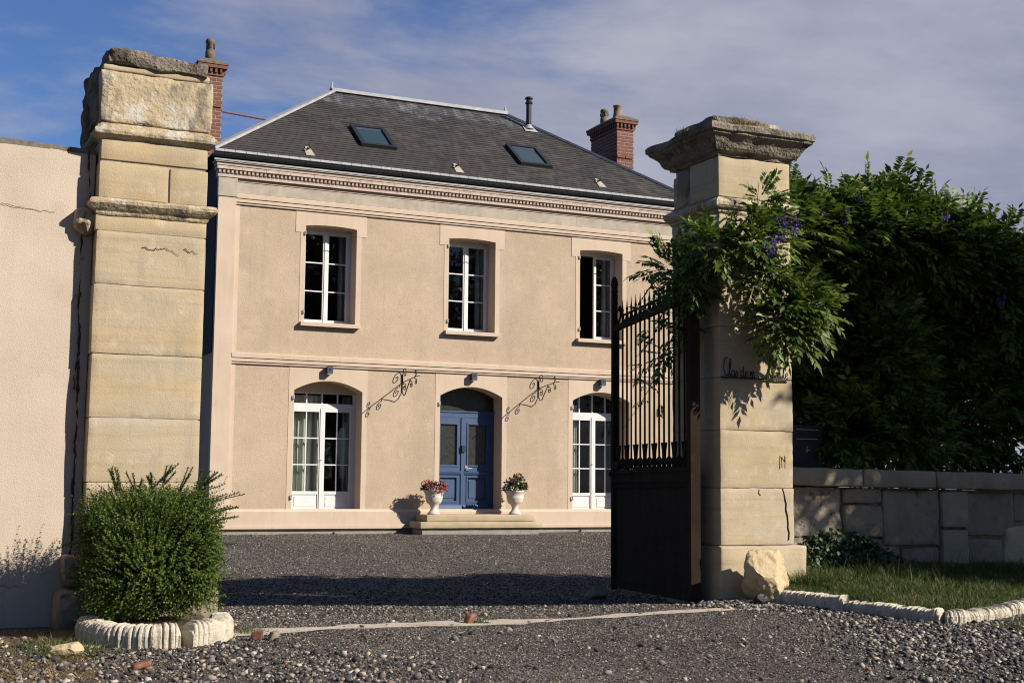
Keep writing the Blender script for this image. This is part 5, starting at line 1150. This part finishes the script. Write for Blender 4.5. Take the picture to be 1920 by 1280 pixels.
tag(link('grass', np_mesh('grass', V, F), M_grass), 'green grass on the verge below the low wall', 'grass', kind='stuff')
P = verge_pts(7000, 15, 0, .35); V, F = blades(P, r_.uniform(.02,.05,len(P)), r_.uniform(.0018,.003,len(P)), 19, 1.0)
tag(link('dry_grass', np_mesh('dry_grass', V, F), M_dry), 'yellowed dry grass along the edging of the verge', 'grass', kind='stuff')
P = verge_pts(420, 25, .5, 1); V, F = blades(P, r_.uniform(.12,.24,len(P)), r_.uniform(.0015,.0028,len(P)), 29, .35)
tag(link('tall_grass', np_mesh('tall_grass', V, F), M_grass), 'taller grass stems growing along the foot of the wall', 'grass', kind='stuff')
n = 900; x = 7.05+r_.normal(0, .10, n); y = 9.22+r_.normal(0, .07, n); V, F = blades(np.stack([x, y, .08+0*x], 1), r_.uniform(.10,.24,n), r_.uniform(.002,.004,n), 39, .4)
tag(link('tall_grass', np_mesh('tall_grass', V, F), M_grass), 'tuft of long grass beside the boulder at the pillar base', 'grass', kind='stuff')
n = 5200; x = rng.uniform(.1, 1.5, n); y = rng.uniform(6.4, 8.6, n); q = np.array([noise.noise(Vector((a*2.2, c*2.2, 6))) for a, c in zip(x, y)]); k = (q > .02) & ((x-1.55)**2/.3+(y-8.75)**2/.62 > 1) & (x < 1.25-.25*(7.6-y)); x, y = x[k], y[k]
V, F = blades(np.stack([x, y, gzv(x, y)], 1), r_.uniform(.015,.055,len(x)), r_.uniform(.0015,.003,len(x)), 49, 1.0)
tag(link('dry_grass', np_mesh('dry_grass', V, F), M_dry), 'sparse dry grass on the soil at the bottom left', 'grass', kind='stuff')
n = 700; x = 1.0+r_.normal(0, .14, n); y = 8.05+r_.normal(0, .2, n); k = (x-1.55)**2/.3+(y-8.75)**2/.62 > 1; x, y = x[k], y[k]; V, F = blades(np.stack([x, y, gzv(x, y)], 1), r_.uniform(.03,.09,len(x)), r_.uniform(.0015,.003,len(x)), 59, .6)
tag(link('grass', np_mesh('grass', V, F), M_grass), 'green grass tuft left of the shrub edging', 'grass', kind='stuff')
n = 500; x = np.concatenate([2.14+r_.normal(0, .05, 350), 3.77+r_.normal(0, .04, 150)]); y = np.concatenate([8.52+r_.normal(0, .09, 350), 8.6+r_.normal(0, .025, 150)]); V, F = blades(np.stack([x, y, gzv(x, y)], 1), r_.uniform(.015,.045,n), r_.uniform(.0015,.0028,n), 69, .8)
tag(link('weeds', np_mesh('weeds', V, F), M_grass), 'small green weeds in the gravel along the concrete strip', 'weeds', kind='stuff')

# ------------------------------------------------------------------ clipped shrub with long loose sprigs
def sprig_leaves(base, tip, n, Lr, Wr, r, t0=.3, sag=.0):
    base, tip = np.array(base), np.array(tip); d = tip-base; ln = np.linalg.norm(d); d = d/ln
    t = np.linspace(t0, 1, n); P = base+np.outer(t*ln, d); P[:, 2] -= sag*ln*(t**2)
    s = np.cross(d, [0, 0, 1]); s = s/(np.linalg.norm(s)+1e-9); u = np.cross(s, d); a = np.arange(n)*1.57+r.random()*6
    side = np.outer(np.cos(a), s)+np.outer(np.sin(a), u)
    return P, side*.85+d*.6+r.normal(0, .15, (n, 3)), d+side*-.5+r.normal(0, .35, (n, 3))+np.array([0, 0, .6]), r.uniform(*Lr, n), r.uniform(*Wr, n)
shrub = empty('shrub', (1.56, 8.70, .06), 'dense green clipped shrub with loose sprigs in the curved white edging', 'shrub')
r = np.random.default_rng(21); c0 = np.array([1.56, 8.68, .49]); A = [[], [], [], [], []]; stems = MB()
def sup(d, e=3.0): return (np.abs(d[0])**e+np.abs(d[1])**e+np.abs(d[2])**e)**(-1/e)
for k in range(7600):
    d = rnd_dir(1, r)[0]; d[2] = d[2]*.95+.05
    R = np.array([.43, .42, .425])*sup(d/np.linalg.norm(d), 7.0)
    lump = 1+.10*noise.noise(Vector(d*2.2))+.07*noise.noise(Vector(d*5))
    f = r.uniform(.72, 1.0)*lump + (r.random() < .07)*r.uniform(.03, .16)
    if d[2] < -.6: f *= .96
    tip = c0+d*R*f; base_ = c0+d*R*f*.45+np.array([0, 0, -.10 if d[2] > -.3 else .06]); base_[2] = max(base_[2], .12); tip[2] = max(tip[2], .09)
    for a_, v_ in zip(A, sprig_leaves(base_, tip, 24, (.012, .019), (.008, .013), r, .30)): a_.append(v_)
def long_sprig(b0, t0_, n):
    for a_, v_ in zip(A, sprig_leaves(b0, t0_, n, (.014, .021), (.009, .013), r, .2, .06)): a_.append(v_)
    stems.tube([b0, (np.array(b0)+np.array(t0_))/2, np.array(t0_)-np.array([0, 0, .06*np.linalg.norm(np.array(t0_)-np.array(b0))])], .0022, 4)
for (b0, t0_) in (((1.75,8.62,.75),(2.14,8.62,.93)), ((1.8,8.6,.70),(2.12,8.6,.84)), ((1.8,8.6,.66),(2.08,8.56,.79)), ((1.7,8.7,.8),(2.06,8.7,.99)), ((1.3,8.6,.7),(1.00,8.55,.80)), ((1.3,8.55,.65),(1.04,8.5,.70)), ((1.35,8.6,.6),(1.02,8.6,.60)),
                  ((1.33,8.6,.85),(1.28,8.6,1.08)), ((1.36,8.62,.85),(1.30,8.6,1.05)), ((1.5,8.6,.85),(1.70,8.6,1.07)), ((1.6,8.6,.9),(1.68,8.62,1.06)), ((1.7,8.6,.85),(1.78,8.6,1.10)), ((1.45,8.6,.85),(1.42,8.6,1.03)), ((1.8,8.6,.85),(1.90,8.6,1.03)), ((1.55,8.65,.9),(1.52,8.65,1.03)), ((1.7,8.6,.3),(2.07,8.5,.36)), ((1.75,8.5,.25),(2.05,8.45,.2)), ((1.75,8.6,.5),(2.1,8.55,.58)), ((1.3,8.5,.45),(1.02,8.42,.48)), ((1.84,8.6,.9),(1.99,8.6,1.0))):
    for j in range(3): long_sprig(b0, tuple(np.array(b0)+(np.array(t0_)-np.array(b0))*r.uniform(.62, .98)+r.normal(0, .025, 3)), 44)
V, F = leaves_np(*[np.concatenate(a_) for a_ in A])
o = link('foliage', np_mesh('foliage', V, F), M_shrub, shrub); o['kind'] = 'stuff'
for k in range(16):
    a = k*2.4; e = np.array([1.56+.25*math.cos(a), 8.7+.25*math.sin(a), .62]); stems.tube([(1.56+.05*math.cos(a), 8.7+.05*math.sin(a), .06), tuple((np.array([1.56,8.7,.06])+e)/2+np.array([0,0,.08])), tuple(e)], .010, 5, .004)
o = stems.build('stem', M_bark, shrub)

# ------------------------------------------------------------------ wisteria
def compound(P, D, U, L, r, k=6):
    """pinnate leaves: k pairs of leaflets and a terminal one on a drooping stalk"""
    D = D/np.linalg.norm(D, axis=1)[:, None]; S = np.cross(D, U); S /= (np.linalg.norm(S, axis=1)[:, None]+1e-9); U2 = np.cross(S, D)
    o = [[], [], [], [], []]; n = len(P)
    for j in range(k+1):
        t = .22+.78*j/k; pos = P+D*(L*t)[:, None]; pos[:, 2] -= L*.18*t*t
        dd = D.copy(); dd[:, 2] -= .35*t
        for sgn in ((1, -1) if j < k else (0,)):
            ang = r.uniform(.75, 1.05, n) if sgn else np.zeros(n)
            ld_ = dd*np.cos(ang)[:, None]+S*(np.sin(ang)*sgn)[:, None]; ld_[:, 2] -= .12+.2*r.random(n)
            o[0].append(pos); o[1].append(ld_); o[2].append(U2+r.normal(0, .28, (n, 3))); ll = L*(.37-.05*abs(j/k-.55))*r.uniform(.85, 1.1, n); o[3].append(ll); o[4].append(ll*r.uniform(.33, .45, n))
    return [np.concatenate(a) for a in o]
wist = empty('wisteria', (7.9, 10.6, 0), 'large dark green wisteria with lilac flowers over the low wall and the right pillar', 'climber')
r = np.random.default_rng(77); PP, DD, LL = [], [], []
# lobes of the mass behind the wall: centre, radii, number of leaves
lobes = [((7.45,10.45,3.30),(.38,.40,.36),260), ((7.80,10.60,3.30),(.50,.50,.34),420), ((8.30,10.70,3.32),(.50,.55,.34),420), ((8.80,10.55,3.42),(.48,.50,.36),460), ((9.35,10.55,3.30),(.60,.60,.38),560), ((9.95,10.55,3.22),(.50,.60,.36),460), ((10.45,10.6,2.95),(.55,.6,.36),420), ((11.1,10.7,3.12),(.60,.6,.42),380), ((11.9,10.9,3.2),(.7,.6,.55),320),
         ((7.7,10.85,2.7),(.55,.55,.60),420), ((8.4,10.95,2.65),(.6,.5,.65),420), ((9.2,10.95,2.6),(.6,.5,.65),420), ((10.0,10.9,2.55),(.6,.55,.65),420), ((10.8,10.9,2.5),(.6,.55,.65),380), ((11.6,11.0,2.4),(.7,.6,.65),260),
         ((7.75,10.9,1.85),(.55,.45,.60),330), ((8.5,11.0,1.8),(.6,.45,.6),360), ((9.3,11.0,1.75),(.6,.45,.65),360), ((10.1,10.9,1.75),(.6,.5,.65),360), ((10.9,10.9,1.7),(.6,.5,.65),340), ((11.7,11.0,1.7),(.7,.55,.65),220), ((8.9,11.5,2.4),(1.4,.4,1.0),500), ((10.8,11.5,2.3),(1.2,.4,1.0),400),
         ((8.75,10.25,2.05),(.22,.22,.62),170), ((8.2,10.2,1.45),(.35,.22,.28),120), ((8.95,10.15,1.40),(.3,.2,.25),90)]
for c, R, n in lobes:
    d = rnd_dir(n, r); d[:, 1] = np.where(d[:, 1] > .35, d[:, 1]*-.6, d[:, 1]); rad = r.uniform(.55, 1.04, n)[:, None]*(1+.16*np.array([noise.noise(Vector(v*2.4+np.array(c))) for v in d]))[:, None]
    PP.append(np.array(c)+d*np.array(R)*rad); DD.append(d*np.array([1, 1, .8])+r.normal(0, .4, (n, 3))+np.array([0, -.1, .32])); LL.append(r.uniform(.23, .36, n))
# upright young shoots along the top
for c, n in (((8.78,10.4,3.76),24), ((9.15,10.4,3.66),16), ((9.6,10.4,3.60),14), ((10.05,10.4,3.52),16), ((8.0,10.5,3.62),14), ((8.35,10.5,3.62),12), ((10.4,10.4,3.28),10), ((10.85,10.4,3.42),18), ((7.62,10.5,3.60),14)):
    PP.append(np.array(c)+r.normal(0, (.15,.14,.10), (n, 3))); DD.append(r.normal(0, .45, (n, 3))+np.array([0, 0, 1.0])); LL.append(r.uniform(.22, .32, n))
P, D, L = np.concatenate(PP), np.concatenate(DD), np.concatenate(LL)
V, F = leaves_np(*compound(P, D, np.tile([0, -.25, 1.0], (len(P), 1))+r.normal(0, .3, (len(P), 3)), L, r), fold=.3)
o = link('foliage', np_mesh('foliage', V, F), M_wist, wist); o['kind'] = 'stuff'
# the spray over the pillar: every leaf its own piece
protos = []
for k in range(8):
    V, F = leaves_np(*compound(np.zeros((1, 3)), np.array([[1., 0, .1]]), np.array([[0, 0, 1.]]), np.array([1.0]), r, 5+k % 3), fold=.3)
    V2 = np.concatenate([V, np.array([[0, -.008, 0], [0, .008, 0], [1, .004, -.2], [1, -.004, -.2], [.5, .006, -.025+.0], [.5, -.006, -.025]])])
    q = len(V); F2 = np.concatenate([F, np.array([[q, q+1, q+4], [q, q+4, q+5], [q+5, q+4, q+2], [q+5, q+2, q+3]])])
    me = np_mesh('leaf', V2, F2); me.materials.append(M_wist); protos.append(me)
LEAVES, MORE = [0], []
def put_leaf(p, d, L, up_=(0, -.3, 1)):
    LEAVES[0] += 1
    if LEAVES[0] > 300: MORE.append((np.array(p), np.array(d), np.array(up_), L)); return
    d = Vector(d).normalized(); u = Vector(up_); s = u.cross(d); s = s.normalized() if s.length > 1e-4 else Vector((0, 1, 0)); u = d.cross(s)
    o = bpy.data.objects.new('leaf', protos[r.integers(8)]); COL.objects.link(o); o.parent = wist
    M4 = Matrix((d, s, u)).transposed().to_4x4(); M4.translation = Vector(p)-wist.location
    o.matrix_local = M4 @ Matrix.Scale(L, 4)
spray = [((6.02,9.10,2.86),(.20,.16,.12),26), ((6.30,9.05,2.93),(.20,.15,.13),30), ((6.52,9.08,2.92),(.14,.12,.16),22), ((6.58,9.12,3.12),(.08,.08,.10),12), ((6.50,9.12,3.30),(.05,.06,.12),9),
         ((6.48,9.10,2.64),(.18,.13,.13),24), ((6.72,9.04,2.42),(.20,.16,.20),44), ((6.92,9.02,2.42),(.12,.14,.15),20), ((6.58,9.07,2.30),(.16,.11,.16),28), ((6.70,9.06,2.20),(.15,.11,.12),20), ((5.86,9.45,2.72),(.22,.22,.14),26), ((6.08,9.55,2.60),(.14,.2,.2),26), ((6.12,9.9,2.35),(.10,.25,.28),22), ((6.05,9.8,2.78),(.15,.2,.12),16)]
order = [(c, R) for c, R, n in spray for _ in range(int(n*1.75))]; random.Random(3).shuffle(order)
for c, R in order:
    if True:
        d = rnd_dir(1, r)[0]; d[1] = -abs(d[1]) if r.random() < .75 else d[1]
        p = np.array(c)+d*np.array(R)*r.uniform(.2, .9); put_leaf(p, d+r.normal(0, .35, 3)+np.array([0, -.1, .10]), r.uniform(.17, .27), r.normal(0, .3, 3)+np.array([0, -.45, 1]))
for p, d in (((6.50,9.13,3.42),(.4,-.2,.8)), ((6.51,9.13,3.36),(.9,-.2,.4)), ((6.49,9.13,3.34),(-.8,-.2,.5)), ((6.50,9.12,3.27),(-.7,-.3,-.3)), ((6.51,9.12,3.25),(.8,-.2,.1))): put_leaf(p, d, .15, (0, -1, .4))
for (x, y, z) in ((5.98,9.86,2.33), (5.90,9.9,2.22), (6.0,9.9,2.05), (5.86,9.9,1.98), (6.18,10.3,1.85), (6.2,10.2,1.7), (6.2,10.1,2.1)):
    for _ in range(3): put_leaf((x+r.normal(0,.04), y+r.normal(0,.05), z+r.normal(0,.03)), r.normal(0, .6, 3)+np.array([-.3, 0, -.1]), r.uniform(.12, .18))
# arching sprays that break the outline of the mass
for (a_, b_, n_) in (((8.6,10.4,3.5),(8.95,10.2,3.98),9), ((8.9,10.4,3.5),(9.02,10.2,3.90),7), ((9.5,10.3,3.4),(9.85,10.1,3.78),8), ((10.0,10.3,3.3),(10.35,10.1,3.62),8), ((8.2,10.4,3.4),(8.05,10.2,3.80),7), ((7.8,10.4,3.4),(7.62,10.3,3.82),7), ((10.6,10.3,3.1),(10.85,10.1,3.55),8), ((9.9,10.1,2.9),(10.2,9.85,2.75),8), ((8.7,10.05,2.7),(8.8,9.85,2.3),9), ((8.8,10.0,2.2),(8.9,9.85,1.8),9)):
    for k in range(n_):
        t_ = (k+.5)/n_; p_ = np.array(a_)*(1-t_)+np.array(b_)*t_; MORE.append((p_+r.normal(0, .02, 3), np.array([math.cos(k*2.4), -.4, .55+.3*math.sin(k*2.4)])+r.normal(0, .2, 3), np.array([0, -.3, 1.])+r.normal(0, .2, 3), r.uniform(.20, .30)))
V, F = leaves_np(*compound(*[np.array([q[k] for q in MORE], float) for k in (0, 1, 2, 3)], r), fold=.3)
o = link('spray_foliage', np_mesh('spray_foliage', V, F), M_wist, wist); o['kind'] = 'stuff'
# woody stems
def stem(pts, r0, r1): MB().tube(catmull(pts, 6), r0, 6, r1).build('stem', M_bark, wist, True)
stem([(7.35,10.45,0),(7.32,10.5,.8),(7.42,10.45,1.6),(7.30,10.5,2.4),(7.45,10.55,3.1)], .045, .03)
stem([(7.32,10.5,2.4),(7.1,10.2,2.75),(6.95,9.6,2.85),(6.85,9.28,2.72),(6.6,9.2,2.8),(6.3,9.18,2.9),(6.05,9.2,2.85),(5.95,9.4,2.75)], .018, .010)
stem([(6.6,9.2,2.8),(6.56,9.2,3.05),(6.51,9.18,3.25),(6.50,9.14,3.45)], .007, .002)
stem([(6.85,9.25,2.72),(6.78,9.12,2.5),(6.68,9.14,2.25),(6.62,9.16,2.0)], .010, .004)
stem([(6.05,9.2,2.85),(6.1,9.6,2.5),(6.12,9.9,2.2),(6.0,9.95,1.9),(5.85,9.95,1.65),(5.7,10.0,1.42)], .008, .002)
stem([(7.45,10.5,3.1),(8.0,10.6,3.3),(8.8,10.6,3.4),(9.8,10.6,3.3),(11.2,10.7,3.1)], .03, .015)
stem([(9.6,10.7,.3),(9.65,10.75,1.2),(9.55,10.7,2.2),(9.7,10.7,3.2)], .04, .025)
stem([(7.5,10.45,3.58),(7.9,10.4,3.62),(8.3,10.4,3.70)], .010, .006)
stem([(6.9,9.25,2.62),(7.15,9.6,2.70),(7.5,9.9,2.78)], .004, .002)
# flower racemes
def raceme(x, y, z, L, w):
    n = 150; t = r.random(n); a = r.uniform(0, 6.28, n); rr = w*(1-.75*t)*r.uniform(.5, 1, n)
    P = np.stack([x+rr*np.cos(a), y+rr*np.sin(a), z-L*t], 1); d = np.stack([np.cos(a), np.sin(a), r.normal(-.2, .4, n)], 1)
    V, F = leaves_np(P, d, rnd_dir(n, r), r.uniform(.016,.024,n), r.uniform(.014,.02,n)); link('flower_raceme', np_mesh('flower_raceme', V, F), M_lilac, wist)['kind'] = 'stuff'
for q in ((6.50,8.84,3.13,.24,.062), (6.66,8.88,3.13,.16,.058), (6.39,8.84,2.95,.20,.05), (8.12,10.05,3.55,.15,.05), (9.98,9.98,2.88,.16,.04), (10.42,10.0,3.0,.14,.04), (8.36,10.1,3.72,.10,.04), (7.95,10.1,3.5,.12,.04), (9.3,10.0,3.60,.10,.04)): raceme(*q)

# ivy patch at the foot of the wall
ivy = empty('ivy', (7.75, 9.7, .24), 'low dark ivy patch at the foot of the stone wall', 'ivy')
n = 1500; x = r.uniform(7.28, 8.5, n); q = np.clip(1-((x-7.75)/.62)**2, 0, 1); z = .22+r.random(n)*(.08+.26*q); y = 9.80-.10*r.random(n)-.14*np.clip((.45-z)/.3, 0, 1)
k = r.random(n) < q+.25; P = np.stack([x, y, z], 1)[k]; n = len(P)
V, F = leaves_np(P, np.stack([r.normal(0, .6, n), r.normal(-.5, .4, n), r.normal(-.3, .5, n)], 1), np.tile([0, -1, .5], (n, 1))+r.normal(0, .5, (n, 3)), r.uniform(.035,.06,n), r.uniform(.035,.055,n))
o = link('foliage', np_mesh('foliage', V, F), M_ivy, ivy); o['kind'] = 'stuff'
for k in range(6):
    x = 7.4+k*.16; MB().tube([(x,9.79,.15),(x+.05,9.79,.3),(x+.02,9.79,.45)], .005, 4).build('stem', M_bark, ivy)

# ------------------------------------------------------------------ trees just outside the picture: the right pair shades the low wall, the others are added to limit sky light and fill reflections
def tree(x, y, h, crown, n, label, seed, lobes_=9, ls=1.0):
    t = empty('tree', (x, y, 0), label, 'tree', 'trees outside the picture'); rr = np.random.default_rng(seed)
    MB().tube(catmull([(x, y, -.1), (x+.08, y, h*.3), (x-.05, y+.06, h*.55), (x, y, h*.85)], 5), .17, 8, .07).build('trunk', M_bark, t, True)
    PP, DD = [], []
    for k in range(lobes_):
        d = rnd_dir(1, rr)[0]; c = np.array([x, y, h])+d*np.array(crown)*.55
        MB().tube([(x, y, h*.6), tuple((np.array([x, y, h*.6])+c)/2+np.array([0,0,.1])), tuple(c)], .05, 5, .02).build('limb', M_bark, t, True)
        m_ = n//lobes_; e = rnd_dir(m_, rr); PP.append(c+e*np.array(crown)*.55*rr.uniform(.35, 1, m_)[:, None]); DD.append(e+rr.normal(0, .5, (m_, 3)))
    P, D = np.concatenate(PP), np.concatenate(DD); V, F = leaves_np(P, D, rnd_dir(len(P), rr)+np.array([0, 0, .6]), rr.uniform(.10, .17, len(P))*ls, rr.uniform(.07, .12, len(P))*ls)
    o = link('crown', np_mesh('crown', V, F), M_wist, t); o['kind'] = 'stuff'
tree(13.1, 6.2, 5.35, (2.3, 1.9, 1.25), 14000, 'leafy tree off to the right of the low wall', 5, 14)
tree(14.3, 5.45, 4.25, (2.5, 1.5, 1.75), 15000, 'lower bushy tree farther right along the low wall', 8, 16)
tree(-4.2, 14.0, 6.0, (3.4, 3.4, 4.2), 9000, 'added unseen tree behind the roughcast wall, blocking sky light from the left', 6, 14)  # this and the next three: unseen trees added to hold back sky light
tree(-4.0, 20.5, 6.5, (3.8, 3.8, 4.5), 9000, 'added unseen tree left of the courtyard, blocking sky light', 9, 14)
tree(-5.0, 3.5, 5.0, (3.2, 3.2, 3.8), 9000, 'added unseen tree in front of the roughcast wall, blocking sky light', 10, 14)
tree(-6.0, -4.5, 5.5, (3.6, 3.6, 4.0), 9000, 'added unseen tree behind the viewer on the left, blocking sky light', 7, 14)
for k, (x, y, lab) in enumerate(((15, -27, 'added unseen tree behind the viewer for dark window reflections, first along'), (25, -26, 'added unseen tree behind the viewer for dark window reflections, second along'), (35, -27, 'added unseen tree behind the viewer for dark window reflections, third along'), (45, -24, 'added unseen tree behind the viewer for dark window reflections, last and farthest right'))):  # unseen row added to darken window reflections and cover the low sky
    tree(x, y, 10.5, (6.2, 5.0, 7.0), 7000, lab, 30+k, 14, 3.2)
# a few fallen leaves on the drive
n = 70; x = rng.uniform(1.6, 6.4, n); y = rng.uniform(6.0, 9.0, n); V, F = leaves_np(np.stack([x, y, gzv(x, y)+.012], 1), np.concatenate([rng.normal(size=(n, 2)), rng.normal(0, .15, (n, 1))], 1), np.tile([0, 0, 1.], (n, 1))+rng.normal(0, .25, (n, 3)), rng.uniform(.02, .045, n), rng.uniform(.012, .022, n))
tag(link('fallen_leaves', np_mesh('fallen_leaves', V, F), M_dry), 'dry fallen leaves scattered over the drive', 'leaves', kind='stuff')
n = 2600; x = rng.uniform(7.0, 8.4, n); y = 6.75+.42*(x-7.0)+np.abs(rng.normal(0, .22, n)); q = np.array([noise.noise(Vector((a*3, c*3, 9))) for a, c in zip(x, y)]); k = (q > -.15) & ~on_verge(x, y) & (y < 7.40+.42*(x-7.0)); x, y = x[k], y[k]; n = len(x)
V, F = blades(np.stack([x, y, gzv(x, y)], 1), rng.uniform(.02, .07, n), rng.uniform(.0015, .003, n), 79, .9)
h_ = n//2
tag(link('grass', np_mesh('grass', V[:h_*5], F[:h_*3]), M_grass), 'patchy green grass in the gravel beyond the edging at the right edge', 'grass', kind='stuff')
tag(link('dry_grass', np_mesh('dry_grass', V[h_*5:], F[h_*3:]-h_*5), M_dry), 'patchy dry grass in the gravel beyond the edging at the right edge', 'grass', kind='stuff')
